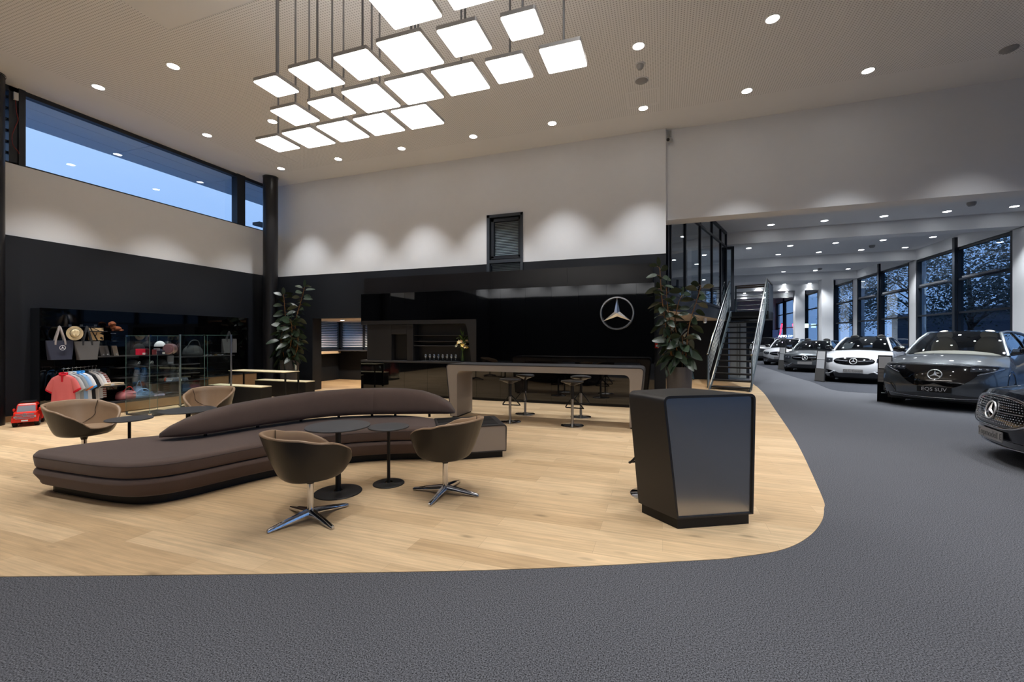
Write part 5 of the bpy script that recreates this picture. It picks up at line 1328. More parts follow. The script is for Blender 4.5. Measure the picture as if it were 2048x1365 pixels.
pouch(277, 782, 0.08, 0.10, 0.26, cl_('blue_bag_dark', (120, 150, 190)), 'upright pale blue pouch behind the flat blue bag')
pouch(316, 792, 0.10, 0.14, 0.07, cl_('lilac_bag', (150, 146, 168)), 'small lilac grey pouch at the end of the low shelf')
p = Ux(290, 782, .3)
for i, (du, cc, lb) in enumerate(((-8, (84, 66, 70), 'brown small carton above the flat blue bag'), (4, (112, 110, 112), 'grey small carton next to the brown one above the blue bag'))):
    yq_ = Ux(290 + du, 786, .1).y; q = thing('small_carton', lb, 'box', (XU + 0.08, yq_, SHB + 0.0)); MB().box(-0.06, 0.06, -0.07, 0.07, 0, 0.30).build('carton', mat('carton_%s' % 'ab'[i], cc, 0.5), q); MB().box(0.06, 0.062, -0.04, 0.04, 0.04, 0.1).build('label', M['silver_pl'], q)
# dark handbag and small silver goods in the second part of the wall
p = Ux(388, 710, .2)
pouch_m = cl_('dark_handbag', (58, 60, 62))
t = thing('handbag', 'slouchy dark grey handbag on the wall shelf behind the second glass case', 'bag', (XU + .16, p.y, SH7))
f = MB(); f.loft([[(0.1 * k * math.cos(a), 0.24 * k * math.copysign(abs(math.sin(a)) ** .7, math.sin(a)), z) for a in [2 * PI * i / 28 for i in range(28)]] for k, z in ((0.9, 0), (1.0, 0.06), (0.9, 0.16), (0.6, 0.24), (0.25, 0.26))]); f.build('body', pouch_m, t, smooth=60)
f = MB(); f.tube(catmull([(0.03, -0.16, 0.18), (0.06, -0.08, 0.36), (0.06, 0.08, 0.36), (0.03, 0.16, 0.18)], 6), 0.012); f.build('handle', pouch_m, t, smooth=60)
for i, u in enumerate((413, 421, 431, 437, 445)):
    p = Ux(u, 711, .25); q = thing('silver_trinket', 'tiny %s trinket, %s along the shelf beside the felt shopper' % ('gold' if i == 2 else 'silver', ORD[i]), 'trinket', (XU + .25, p.y, SH7), 0, 'metal trinkets on the wall shelf')
    f = MB(); f.lathe([(0.03, 0), (0.034, 0.012), (0.02, 0.022), (0.002, 0.026)], n=16); f.build('body', M['silver_pl'] if i != 2 else mat('gold_metal', (220, 180, 110), 0.25, metal=1), q, smooth=40)
# display table and low plinths
def plinth(fr, lf, z, label):
    x0, x1, y0, y1 = lf[0], fr[0], fr[1], lf[1]
    t = thing('low_plinth', label, 'plinth', ((x0 + x1) / 2, (y0 + y1) / 2, 0.004), 0, 'black plinths with pale tops')
    MB().box(x0, x1, y0, y1, 0, z - 0.018).build('body', M['black'], t, world=True)
    MB().box(x0, x1, y0, y1, z - 0.018, z).build('pale_top', M['pale_top'], t, world=True)
a, b = onz(522, 774.7, .42), onz(440, 767.3, .42); plinth((a.x, a.y), (max(b.x, XU + .05), b.y), 0.42, 'black low plinth with pale top closest to the tan chair')
a, b = onz(611, 764.2, .42), onz(530, 758, .42); plinth((a.x, a.y), (max(b.x, XU + .05), b.y), 0.42, 'black low plinth with pale top nearest the tall corner plant')
a, b = onz(570.6, 745, .72), onz(487.8, 739, .72)
tx0_, tx1_, ty0_, ty1_ = max(b.x, XU + 0.08), a.x, a.y, b.y
t = thing('display_table', 'thin-legged display table with pale top between the two plinths', 'table', ((tx0_ + tx1_) / 2, (ty0_ + ty1_) / 2, 0.004))
MB().box(tx0_, tx1_, ty0_, ty1_, 0.705, 0.72).build('table_top', M['pale_top'], t, world=True)
MB().box(tx0_ + .005, tx1_ - .005, ty0_ + .005, ty1_ - .005, 0.685, 0.705).build('apron', M['black'], t, world=True)
for x in (tx0_ + 0.02, tx1_ - 0.02):
    for y in (ty0_ + 0.02, ty1_ - 0.02): MB().box(x - 0.015, x + 0.015, y - 0.015, y + 0.015, 0.0, 0.685).build('leg', M['black'], t, world=True)
y0b = onx(420, 760, XU + 0.1).y
y0b = onx(417, 760, XU + 0.3).y
t = thing('wooden_storage_box', 'long low oak box along the wall behind the plinths', 'storage box', (XU + .15, (y0b + uy1) / 2, 0.004))
MB().box(XU + .001, XU + 0.3, y0b, uy1, 0, 0.56).build('carcass', M['woodpl'], t, world=True)
MB().box(XU + .001, XU + 0.305, y0b, uy1, 0.56, 0.575).build('lid', M['black'], t, world=True)
# ---------------------------------------------------------------- red toy truck (local: nose toward -Y)
p = onz(50, 850.5)
tk = thing('toy_truck', 'red ride-on toy truck standing on the floor by the black column', 'toy truck', (p.x - 0.0, p.y + 0.05, 0.004), R_(58))
SM_ = Matrix.Diagonal((0.76, 0.85, 0.92, 1.0))
f = MB(); f.M = SM_
f.loft([[(hw * x, y, z) for x, z in ((-1, zb_), (-1, (zb_ + zt_) / 2), (-0.9, zt_), (0.9, zt_), (1, (zb_ + zt_) / 2), (1, zb_))] for y, hw, zb_, zt_ in ((-0.36, 0.15, 0.10, 0.20), (-0.345, 0.185, 0.085, 0.245), (-0.30, 0.20, 0.08, 0.265), (-0.18, 0.20, 0.08, 0.275), (0.05, 0.195, 0.1, 0.27), (0.30, 0.19, 0.1, 0.25), (0.34, 0.16, 0.12, 0.22))])
f.build('body', M['red'], tk, smooth=40)
f = MB(); f.M = SM_
f.loft([[(-hw, y, z), (hw, y, z), (hw * .97, y2, z), (-hw * .97, y2, z)] for z, hw, y, y2 in ((0.26, 0.165, -0.23, 0.12), (0.385, 0.155, -0.18, 0.10), (0.42, 0.135, -0.14, 0.06))]); f.build('cab', M['red'], tk, bevel=0.012, smooth=40)
f = MB(); f.M = SM_; f.add([(-0.145, -0.232, 0.272), (0.145, -0.232, 0.272), (0.135, -0.187, 0.375), (-0.135, -0.187, 0.375)], [(0, 1, 2, 3)]); f.build('windscreen', mat('toy_window_silver', (150, 156, 168), 0.2, metal=0.4), tk)
for s in (-1, 1):
    f = MB(); f.M = SM_; f.add([(s * 0.166, -0.17, 0.275), (s * 0.166, 0.06, 0.275), (s * 0.158, 0.05, 0.37), (s * 0.158, -0.13, 0.37)], [(0, 1, 2, 3)]); f.build('side_window', M['bgloss'], tk)
f = MB(); f.M = SM_; f.box(-0.12, 0.12, -0.14, 0.08, 0.425, 0.45); f.build('roof_hatch', M['black'], tk, bevel=0.01)
f = MB(); f.M = SM_
for k in range(4): z = 0.15 + 0.026 * k; f.loft([[(-0.14, -0.352 + .004 * k, z), (0.14, -0.352 + .004 * k, z), (0.14, -0.368 + .004 * k, z + .003), (-0.14, -0.368 + .004 * k, z + .003)], [(-0.14, -0.352 + .004 * k, z + .016), (0.14, -0.352 + .004 * k, z + .016), (0.14, -0.366 + .004 * k, z + .014), (-0.14, -0.366 + .004 * k, z + .014)]])
f.build('grille', M['silver_pl'], tk)
f = MB(); star(f, 0.03, 0.008, 0.12, SM_ @ Matrix.Translation((0, -0.372, 0.225))); f.build('star_badge', M['silver_pl'], tk, smooth=40)
for s in (-1, 1):
    f = MB(); f.M = SM_; f.box(s * 0.14 - .03, s * 0.14 + .03, -0.36, -0.335, 0.165, 0.205); f.build('headlight', M['silver_pl'], tk, bevel=0.008)
    f = MB(); f.M = SM_; f.ball((s * 0.2, -0.15, 0.3), 0.025, 0.02, 0.03); f.build('mirror', M['red'], tk, smooth=60)
    for y in (-0.22, 0.2):
        f = MB(); f.M = SM_ @ Matrix.Translation((s * 0.17, y, 0.085)); f.lathe([(0.002, -0.04), (0.07, -0.04), (0.086, -0.03), (0.086, 0.03), (0.07, 0.04), (0.002, 0.04)], n=26, axis='x'); wh = f.build('wheel', M['rubber'], tk, smooth=40)
        f = MB(); f.M = SM_ @ Matrix.Translation((s * 0.17, y, 0.085)); f.lathe([(0.05, -0.044), (0.05, 0.044)], n=20, axis='x'); f.build('hub_cap', M['silver_pl'], wh, smooth=40)
        f = MB(); f.M = SM_; f.tube([(s * 0.192, y + 0.105 * math.cos(a), 0.085 + 0.105 * math.sin(a)) for a in [PI * k / 10 for k in range(11)]], 0.022, n=8); f.build('fender', M['red'], tk, smooth=60)
f = MB(); f.M = SM_; f.box(-0.05, 0.05, -0.372, -0.36, 0.105, 0.13); f.build('number_plate', M['paper'], tk)
# ---------------------------------------------------------------- mezzanine glass box
G0, G1 = Vector((0.10, 10.60, 0)), Vector((2.14, 17.05, 0))
def on_line(u):
    a = ray(u, 600); d = G1 - G0
    # intersection of the line G0+s*d with the vertical plane through the view ray
    s = (G0.y * a[0] - G0.x * a[1]) / (d.x * a[1] - d.y * a[0])
    return G0 + d * s
ZF, ZG = 2.52, 2.16
gd = (G1 - G0).normalized(); gn = Vector((gd.y, -gd.x, 0))
f = MB(); f.prism([(-6.3, YB + 0.36), (0.06, YB + 0.54), (G0.x, G0.y), (G1.x, G1.y), (1.0, 20), (-6.3, 20)], ZG, ZF); f.mi = [0] * len(f.f)
f.mi = [1 if i == len(f.f) - 2 else 0 for i in range(len(f.f))]
struct(f.build('floor_mezzanine', [mat('slab_edge_anthracite', (44, 50, 58), 0.5), M['soffit']]))
f = MB(); f.m = 0; f.box(-6.4, -6.3, YB + 0.36, 20, ZF, ZR); f.box(-6.3, 1.0, 19.9, 20, ZF, ZR); f.box(-6.3, 0.0, YB + 0.355, YB + 0.36, ZF, ZR)
struct(f.build('wall_mezzanine', mat('mezzanine_grey_wall', (120, 124, 128), 0.7)))
W = thing('window_14', 'tall glazed mezzanine office front above the plant and stairs', 'window', tuple(G0)); W['kind'] = 'structure'
us = [1335, 1340.5, 1370, 1400, 1423.6, 1441, 1452]
gp_ = [on_line(u) for u in us]
f = MB(); f.M = Matrix.Translation((0, 0, ZF))
hz_ = Vector((0, 0, ZR - ZF))
for i, p in enumerate(gp_):
    w_ = 0.035; q = [p - gd * w_ - gn * .05, p + gd * w_ - gn * .05, p + gd * w_ + gn * .03, p - gd * w_ + gn * .03]
    f.hexa(q, [a + hz_ for a in q])
for z, h in ((0, 0.07), (4.72 - ZF, 0.06), (ZR - ZF - 0.09, 0.09)):
    q = [Vector((p.x, p.y, z)) for p in (G0 - gn * .05, G1 - gn * .05, G1 + gn * .03, G0 + gn * .03)]
    f.hexa(q, [a + Vector((0, 0, h)) for a in q])
f.build('window_frame', M['frame_dark'], W, world=True)
f = MB()
for a, b in zip(gp_[:-1], gp_[1:]):
    f.add([(a.x, a.y, ZF), (b.x, b.y, ZF), (b.x, b.y, ZR), (a.x, a.y, ZR)], [(0, 1, 2, 3)])
f.build('window_pane', M['box_glass'], W, world=True)
# glass returns behind the end of the facade
f = MB(); f.box(1.0, G1.x, 17.1, 17.12, ZF, ZR); struct(f.build('wall_mezzanine', M['box_glass']))
# white cabinet wall under the landing
t = thing('white_wall_cabinet', 'tall pale grey cabinet wall seen between the stair treads', 'cabinet', (2.55, 18.2, 0.004))
ca, cb = 2.36, 2.92
MB().box(ca, cb, 17.95, 18.4, 0, 2.12).build('carcass', mat('pale_grey_cabinet', (176, 182, 182), 0.5), t, world=True)
for i in range(2):
    a = ca + (cb - ca) * i / 2; MB().box(a + .005, a + (cb - ca) / 2 - .005, 17.935, 17.95, 0.05, 2.1).build('door', bpy.data.materials['pale_grey_cabinet'], t, world=True)
f = MB(); f.box((ca + cb) / 2 - .03, (ca + cb) / 2 - .02, 17.92, 17.935, 0.1, 2.05); f.box((ca + cb) / 2 + .06, (ca + cb) / 2 + .075, 17.92, 17.935, 0.1, 2.05); f.build('handle_strip', M['black'], t, world=True)
p = onz(1410, 636, ZG)
t = thing('cylinder_ceiling_lamp', 'white cylinder lamp under the mezzanine slab behind the plant', 'ceiling light', (p.x, p.y, ZG))
f = MB(); f.lathe([(0.05, -0.001), (0.05, -0.16), (0.04, -0.16), (0.04, -0.12), (0.002, -0.12)], n=24); f.build('housing', M['white'], t, smooth=40)
f = MB(); f.lathe([(0.038, -0.125), (0.002, -0.126)], n=20); f.build('lens', M['led'], t)
spot(None, 60, (1.0, 0.85, 0.68), 110, 0.6, 0.04).location = (p.x, p.y, ZG - 0.18)
spot(None, 45, (1.0, 0.82, 0.62), 120, 0.6, 0.04).location = (0.7, 11.3, ZG - 0.05)
spot(None, 45, (1.0, 0.82, 0.62), 120, 0.6, 0.04).location = (0.9, 15.5, ZG - 0.05)
for i, (x, y) in enumerate(((-10.15, 11.9), (-8.75, 11.9))):
    t = thing('alcove_downlight', 'warm recessed downlight in the alcove ceiling, %s from the corner plant' % ORD[i], 'ceiling light', (x, y, 2.12), 0, 'alcove downlights')
    f = MB(); f.lathe([(0.001, -0.004), (0.07, -0.004), (0.07, -0.001), (0.001, -0.001)], n=20); f.build('lens', M['led'], t)
    f = MB(); f.lathe([(0.07, -0.006), (0.085, -0.006), (0.085, -0.001), (0.07, -0.001)], n=20, ring=True); f.build('trim_ring', M['white'], t)
    spot(None, 130, (1.0, 0.82, 0.62), 150, 0.6, 0.04).location = (x, y, 2.08)
spot(None, 100, (1.0, 0.82, 0.62), 110, 0.6, 0.04).location = (-7.4, 11.9, 2.08)
# ---------------------------------------------------------------- open stair (local: climbs toward +Y)
NT, RISE, GO, SW = 13, 0.182, 0.245, 1.06
th_ = math.atan2(0.30, 0.954)
stair = thing('steel_staircase', 'open grey steel staircase with rod railings up to the mezzanine', 'staircase', (1.86, 14.0, 0.004), -th_)
f = MB()
for k in range(NT):
    z = 0.09 + RISE * k; y = GO * k; f.box(-SW / 2 + .03, SW / 2 - .03, y, y + 0.27, z - 0.04, z)
for k in range(NT):
    z = 0.09 + RISE * k; y = GO * k
f = None
for k in range(NT):
    z = 0.09 + RISE * k; y = GO * k
    MB().box(-SW / 2 + .02, SW / 2 - .02, y, y + 0.27, z - 0.045, z).build('tread', M['tread'], stair, bevel=0.004)
yT = GO * NT; zT = 0.09 + RISE * NT
sl = RISE / GO
for s in (-1, 1):
    x0, x1 = (s * SW / 2 - .015, s * SW / 2 + .015)
    f = MB(); f.prismx([(-0.22, -0.0), (0.02, -0.0), (yT + .1, zT - 0.22 + .09), (yT + .1, zT + 0.02), (yT - .1, zT + 0.02)], x0, x1); f.build('stringer', M['stair'], stair)
    # end plate newel
    xo = s * (SW / 2 + 0.045)
    f = MB(); f.prismx([(-0.20, 0.05), (-0.20, 1.02), (-0.13, 1.03), (0.02, 0.40), (0.02, 0.24)], xo - .012, xo + .012); f.build('end_plate', M['stair'], stair)
    f = MB(); f.tube([(xo, -0.2, 1.04), (xo, yT, 1.04 + sl * (yT + .2)), ], 0.024, n=12); f.build('handrail', M['rail'], stair, smooth=40)
    f = MB()
    for q in range(5):
        o = 0.36 + 0.125 * q; y0_ = 0.0 - (o - 0.36) * 0.25
        f.tube([(xo, y0_, o + sl * y0_ + 0.09), (xo, yT, o + 0.09 + sl * yT)], 0.0085, n=6)
    f.build('railing_rod', M['stair'], stair, smooth=40)
    for yy in (yT * 0.45, yT * 0.98):
        f = MB(); f.prismx([(yy - .03, sl * yy - 0.0), (yy + .03, sl * yy + .02), (yy + .02, 1.04 + sl * (yy + .2)), (yy - .02, 1.02 + sl * (yy + .2))], xo - .01, xo + .01); f.build('railing_post', M['stair'], stair)
# landing
f = MB(); f.box(-SW / 2 - .3, SW / 2 + .1, yT, yT + 1.5, zT - 0.28, zT); f.build('landing', M['black'], stair)
f = MB(); yb_ = yT + 1.45
f.tube([(-SW / 2 - .1, yb_, zT + 1.06), (SW / 2 + .05, yb_, zT + 1.06)], 0.026, n=10); f.tube([(SW / 2 + .05, yb_, zT + 1.06), (SW / 2 + .05, yT, zT + 1.08)], 0.026, n=10)
f.box(-SW / 2 - .1, SW / 2 + .05, yb_ - .02, yb_ + .02, zT + 0.96, zT + 1.02)
f.build('landing_handrail', mat('brown_grey_rail', (112, 98, 90), 0.35, metal=0.5), stair, smooth=40)
f = MB()
for q in range(5):
    z = zT + 0.14 + 0.17 * q; f.tube([(-SW / 2 - .1, yb_, z), (SW / 2 + .05, yb_, z)], 0.013, n=6); f.tube([(SW / 2 + .05, yb_, z), (SW / 2 + .05, yT, z)], 0.013, n=6)
f.build('landing_rod', M['frame_dark'], stair, smooth=40)
for (x, y) in ((-SW / 2 - .08, yb_), (SW / 2 + .05, yb_), (SW / 2 + .05, yT + .05)):
    f = MB(); f.box(x - .025, x + .025, y - .025, y + .025, zT, zT + 1.06); f.build('landing_post', M['stair'], stair)
f = MB(); f.box(SW / 2 + .08, SW / 2 + .10, yT + 0.1, yT + 1.4, zT - 0.25, zT + 0.95)
for z in (0.1, 0.3, 0.5, 0.7, 0.9): pass
f.build('side_screen', M['frame'], stair)
# glazed door frame at the landing
t = thing('landing_door', 'tall dark framed glass door beside the stair landing', 'door', (2.2, 17.6, ZF))
f = MB()
for x in (2.0, 2.32): f.box(x, x + 0.09, 17.2, 17.3, ZF, 4.75)
f.box(2.0, 2.41, 17.2, 17.3, 4.7, 4.8); f.build('door_frame', M['frame_dark'], t, world=True)
MB().box(2.09, 2.32, 17.24, 17.25, ZF, 4.7).build('door_glass', M['box_glass'], t, world=True)
# ---------------------------------------------------------------- far end of the car hall: dark booth with neon
t = thing('brand_booth', 'dark partition booth at the far end of the car hall', 'partition', (7.4, 44, 0.003))
MB().box(4.6, 9.15, 43.5, 44.2, 0, 3.3).build('partition_wall', M['black_wall'], t, world=True)
MB().box(4.6, 9.15, 43.45, 44.2, 3.3, 3.42).build('top_trim', M['black'], t, world=True)
a, b = ony(1564, 648, 43.4), ony(1560, 670, 43.4)
t = thing('red_neon_line', 'thin slanted red neon line on the dark booth wall', 'neon light', tuple((a + b) / 2))
f = MB(); f.tube([a, b], 0.05, n=8); f.build('tube', emis('red_neon', (1.0, 0.02, 0.06), 6.0), t, world=True); f = MB(); f.box(a.x - .06, a.x + .06, 43.42, 43.5, a.z - .02, a.z + .05); f.build('bracket', M['black'], t, world=True)
a = ony(1565, 673, 43.4); vs, fs = text_mb('AMG', 0.30, 0.02)
t = thing('lit_letter_sign', 'glowing white letter sign below the red neon line', 'sign', tuple(a))
f = MB(); f.M = Matrix.Translation(a) @ Matrix.Rotation(PI / 2, 4, 'X'); f.add(vs, fs); f.build('letters', emis('white_neon', (0.95, 0.95, 1.0), 5.0), t, world=True)
f = MB(); f.box(a.x - .3, a.x + .3, 43.41, 43.5, a.z - .17, a.z - .14); f.build('mounting_rail', M['black'], t, world=True)
a = onx(1612, 652, XR - 0.15)
t = thing('exit_sign', 'small lit exit sign above the far facade door', 'sign', tuple(a))
f = MB(); f.box(a.x - .17, a.x + .17, a.y - .05, a.y + .05, a.z - .17, a.z + .17); f.build('housing', M['paper'], t, world=True)
f = MB(); f.box(a.x - .15, a.x + .15, a.y - .055, a.y - .05, a.z - .15, a.z + .15); f.build('lit_face', emis('exit_face', (0.75, 1.0, 0.9), 2.5), t, world=True)

a = ony(1551, 668, 43.42)
t = thing('wall_screen', 'small dim blue screen beside the red neon line', 'screen', tuple(a))
f = MB(); f.box(a.x - .26, a.x + .26, 43.42, 43.5, a.z - .36, a.z + .36); f.build('casing', M['black'], t, world=True)
f = MB(); f.box(a.x - .23, a.x + .23, 43.415, 43.42, a.z - .33, a.z + .33); f.build('display', emis('blue_screen', (0.10, 0.16, 0.42), 0.35), t, world=True)
# ---------------------------------------------------------------- cars (local: nose at x=0 pointing +X)
M['tyre'] = M['rubber']
M['rim'] = mat('alloy_rim', (120, 122, 126), 0.25, metal=0.9)
M['lens'] = mat('headlamp_glass', (70, 74, 82), 0.05, metal=0.5, coat=1.0)
M['drl'] = mat('headlamp_reflector', (214, 218, 226), 0.12, metal=0.9)
M['cgloss'] = mat('car_black_gloss', (7, 7, 9), 0.06, spec=0.6, coat=1.0)
M['plate_grey'] = mat('grey_show_plate', (132, 130, 130), 0.5)
M['plate_txt'] = mat('dark_plate_print', (70, 70, 70), 0.5)
M['seat_cream'] = mat('cream_car_seat', (186, 180, 166), 0.6)
def car(loc, ang, L, W, H, zh, zc, xc, xr, pt, label, style, roof=None, plate=None, plate_m=None, txt_m=None, cream=False, detail=True, c=0.42, pw=3.0):
    t = thing('car', label, 'car', loc, ang, 'cars in the show hall')
    w = W / 2; zb = 0.20
    def prof(z): return -0.16 * max(0, (z - 0.52) / 0.4) ** 2 - 0.05 * max(0, (0.52 - z) / 0.3) ** 2
    def wz(z): return w * (0.955 + 0.045 * math.sin(min(1, max(0, (z - zb) / 0.5)) * PI / 2))
    def F(y, z, o=0.0):
        s = min(1.0, abs(y) / w); return Vector((-c * s ** pw + prof(z) + o, y, z))
    zt = lambda s: zh - 0.07 * abs(s) ** 2
    NS, NZ = 28, 12
    sv = [-1 + 2 * i / NS for i in range(NS + 1)]
    fas = [[F(s * wz(zb + (zt(s) - zb) * j / NZ), zb + (zt(s) - zb) * j / NZ) for s in sv] for j in range(NZ + 1)]
    cow = [Vector((xc - 0.30 * abs(s) ** 2.2, s * w * 0.86, zc - 0.05 * s * s)) for s in sv]
    hood = []
    for k in range(11):
        q = k / 10; row = []
        for i, s in enumerate(sv):
            a, b = fas[NZ][i], cow[i]
            row.append(Vector((a.x + (b.x - a.x) * q, a.y + (b.y - a.y) * q ** 1.4, a.z + (b.z - a.z) * (1 - (1 - q) ** 1.7) + 0.02 * math.sin(PI * q) * (1 - abs(s)))))
        hood.append(row)
    f = MB(); f.grid(fas); f.grid(hood)
    # sides
    edge = {}
    for sg, idx in ((-1, 0), (1, NS)):
        E_ = [hood[k][idx] for k in range(11)]
        x0 = E_[-1].x; n2 = 14
        for k in range(1, n2 + 1):
            q = k / n2; x = x0 + (-L + 0.12 - x0) * q
            E_.append(Vector((x, sg * w * (0.86 + 0.05 * math.sin(PI * q)), zc - 0.05 + 0.07 * q - 0.03 * q * q)))
        edge[sg] = E_
        G = []
        for k, e in enumerate(E_):
            col = []
            for j in range(NZ + 1):
                r = j / NZ; z = zb + (e.z - zb) * r
                yb = wz(z); ye = abs(e.y); y = yb - (yb - ye) * r ** 5
                tail = max(0, (k - 20) / 4); y *= 1 - 0.06 * tail ** 2
                col.append(Vector((e.x if k else fas[j][idx].x, sg * y, z)))
            G.append(col)
        f.grid(G if sg < 0 else [r_[::-1] for r_ in G])
        edge[(sg, 'tail')] = G[-1]
    f.grid([[edge[(-1, 'tail')][j].lerp(edge[(1, 'tail')][j], q / 8) - Vector((0.12 * math.sin(PI * q / 8), 0, 0)) for q in range(9)] for j in range(NZ + 1)])
    tl, tr = edge[(-1, 'tail')][-1], edge[(1, 'tail')][-1]
    body = f.build('body', pt, t, smooth=50)
    # greenhouse
    rf = [Vector((xr - 0.14 * abs(s) ** 2, s * w * 0.64, H - 0.035 - 0.05 * s * s)) for s in sv]
    ws = []
    for k in range(9):
        q = k / 8; ws.append([a.lerp(b, q) + Vector((0.05, 0, 0.03)) * math.sin(PI * q) for a, b in zip(cow, rf)])
    f = MB(); f.grid(ws); f.build('windscreen', M['carglass_clear'] if cream else M['carglass'], t, smooth=180)
    if style == 'coupe': rp = [(xr - 0.6, H), (xr - 1.3, H - 0.05), (xr - 2.0, H - 0.22), (-L + 0.45, zc + 0.12)]
    elif style == 'suv': rp = [(xr - 0.6, H), (xr - 1.5, H - 0.01), (xr - 2.3, H - 0.07), (-L + 0.55, H - 0.22), (-L + 0.2, zc + 0.1)]
    elif style == 'estate': rp = [(xr - 0.6, H), (xr - 1.5, H - 0.01), (-L + 0.8, H - 0.08), (-L + 0.25, zc + 0.1)]
    else: rp = [(xr - 0.6, H), (xr - 1.2, H - 0.04), (xr - 1.9, H - 0.2), (-L + 0.85, zc + 0.05)]
    roofg = [rf]
    for i, (x, z) in enumerate(rp):
        q = (i + 1) / len(rp); roofg.append([Vector((x, s * w * (0.64 + 0.16 * q ** 2), z - 0.06 * s * s)) for s in sv])
    RG = [list(r_) for r_ in zip(*[catmull(list(cc), 4) for cc in zip(*roofg)])]
    f = MB(); f.grid(RG); f.build('roof', roof or pt, t, smooth=60)
    for sg, idx in ((-1, 0), (1, NS)):
        top = [r_[idx] for r_ in ws] + [r_[idx] for r_ in RG[1:]]
        xs_ = top[-1].x
        bot = [p for p in edge[sg][10:] if p.x >= xs_]
        bot = [p + Vector((0, 0, 0.0)) for p in bot]
        if len(bot) < 2: bot = edge[sg][10:12]
        A_ = resample(top, 24); B_ = resample(bot + [top[-1]], 24)
        f = MB(); f.grid([A_, [a.lerp(b, .5) + Vector((0, sg * 0.03, 0)) for a, b in zip(A_, B_)], B_]); f.build('side_window', M['carglass'], t, smooth=180)
        f = MB(); f.tube([r_[idx] for r_ in ws] + [r_[idx] for r_ in RG[1:]], 0.035, n=8); f.build('roof_pillar', pt, t, smooth=60)
        f = MB(); m_ = 11; f.tube([A_[m_], A_[m_].lerp(B_[m_], .5) + Vector((0, sg * 0.035, 0)), B_[m_]], 0.03, n=6); f.build('door_pillar', M['cgloss'], t, smooth=60)
        mx = Vector((xc - 0.62, sg * (w + 0.09), zc + 0.07))
        f = MB(); f.ball(mx, 0.07, 0.12, 0.075); f.tube([mx + Vector((0, -sg * 0.08, -.04)), mx + Vector((0.02, -sg * 0.22, -.07))], 0.025, n=6); f.build('mirror', M['cgloss'], t, smooth=60)
        # headlamps
    # interior
    f = MB(); f.box(-L + 0.5, xc - 0.15, -w * .78, w * .78, 0.45, zc - 0.06); f.build('cabin_floor', M['black'], t)
    sm_ = M['seat_cream'] if cream else M['black']
    for y in (-0.38, 0.38):
        f = MB(); f.ball((xc - 1.35, y, zc + 0.05), 0.12, 0.25, 0.35); f.ball((xc - 1.38, y, zc + 0.42), 0.07, 0.15, 0.12); f.build('seat', sm_, t, smooth=80)
    f = MB(); f.ball((xc - 0.4, 0, zc - 0.06), 0.35, w * .76, 0.12); f.build('dashboard', sm_ if cream else M['black'], t, smooth=80)
    f = MB(); f.box(-L + 0.3, -0.3, -w * .88, w * .88, 0.14, 0.30); f.build('underbody', M['black'], t)
    R0 = 0.36 if style != 'suv' else 0.39
    for x in (-0.88, -L + 0.95):
        for sg in (-1, 1):
            f = MB(); f.M = Matrix.Translation((x, sg * (w - 0.125), R0)); f.lathe([(R0 * .6, -0.12), (R0 * .95, -0.12), (R0, -0.09), (R0, 0.09), (R0 * .95, 0.12), (R0 * .6, 0.12)], n=36, axis='y'); wh = f.build('wheel', M['tyre'], t, smooth=40)
            f = MB(); f.M = Matrix.Translation((x, sg * (w - 0.125), R0))
            f.lathe([(0.002, sg * 0.10), (R0 * .62, sg * 0.115), (R0 * .66, sg * 0.12), (R0 * .66, sg * 0.05), (0.002, sg * 0.05)], n=30, axis='y'); f.build('rim', M['rim'], wh, smooth=40)
            f = MB(); f.M = Matrix.Translation((x, 0, R0)); f.lathe([(R0 + .01, sg * (w * .93)), (R0 + .01, sg * (w + 0.004)), (R0 + .05, sg * (w + 0.004)), (R0 + .05, sg * (w * .93))], n=36, axis='y', ring=True); f.build('wheel_arch', M['cgloss'], t, smooth=40)
    # front graphics
    def patch(name, mt, ys, lo, hi, o=0.006, n=6, parent=None):
        f = MB(); f.grid([[F(y, a + (b - a) * k / n, o) for k in range(n + 1)] for y, a, b in zip(ys, lo, hi)]); return f.build(name, mt, parent or t, smooth=180)
    def rng(a, b, n): return [a + (b - a) * i / n for i in range(n + 1)]
    def band(name, mt, pts, th, o=0.012, n=6):
        f = MB(); f.tube([F(y, z, o) for y, z in catmull([(p[0], p[1], 0) for p in pts], 6) for y, z in ((y, z),)] if False else [F(p.x, p.y, o) for p in catmull([(q[0], q[1], 0) for q in pts], 6)], th, n=n); return f.build(name, mt, t, smooth=70)
    def badge(zc_, R, o=0.02):
        f = MB(); pa, pb = F(0, zc_ - R, o), F(0, zc_ + R, o); p = (pa + pb) / 2; star(f, R, 0.02, 0.085, Matrix.Translation(p) @ Matrix.Rotation(math.atan2(pb.x - pa.x, 2 * R), 4, 'Y') @ Matrix.Rotation(PI / 2, 4, 'Z')); f.build('star_badge', M['badge'], t, smooth=40)
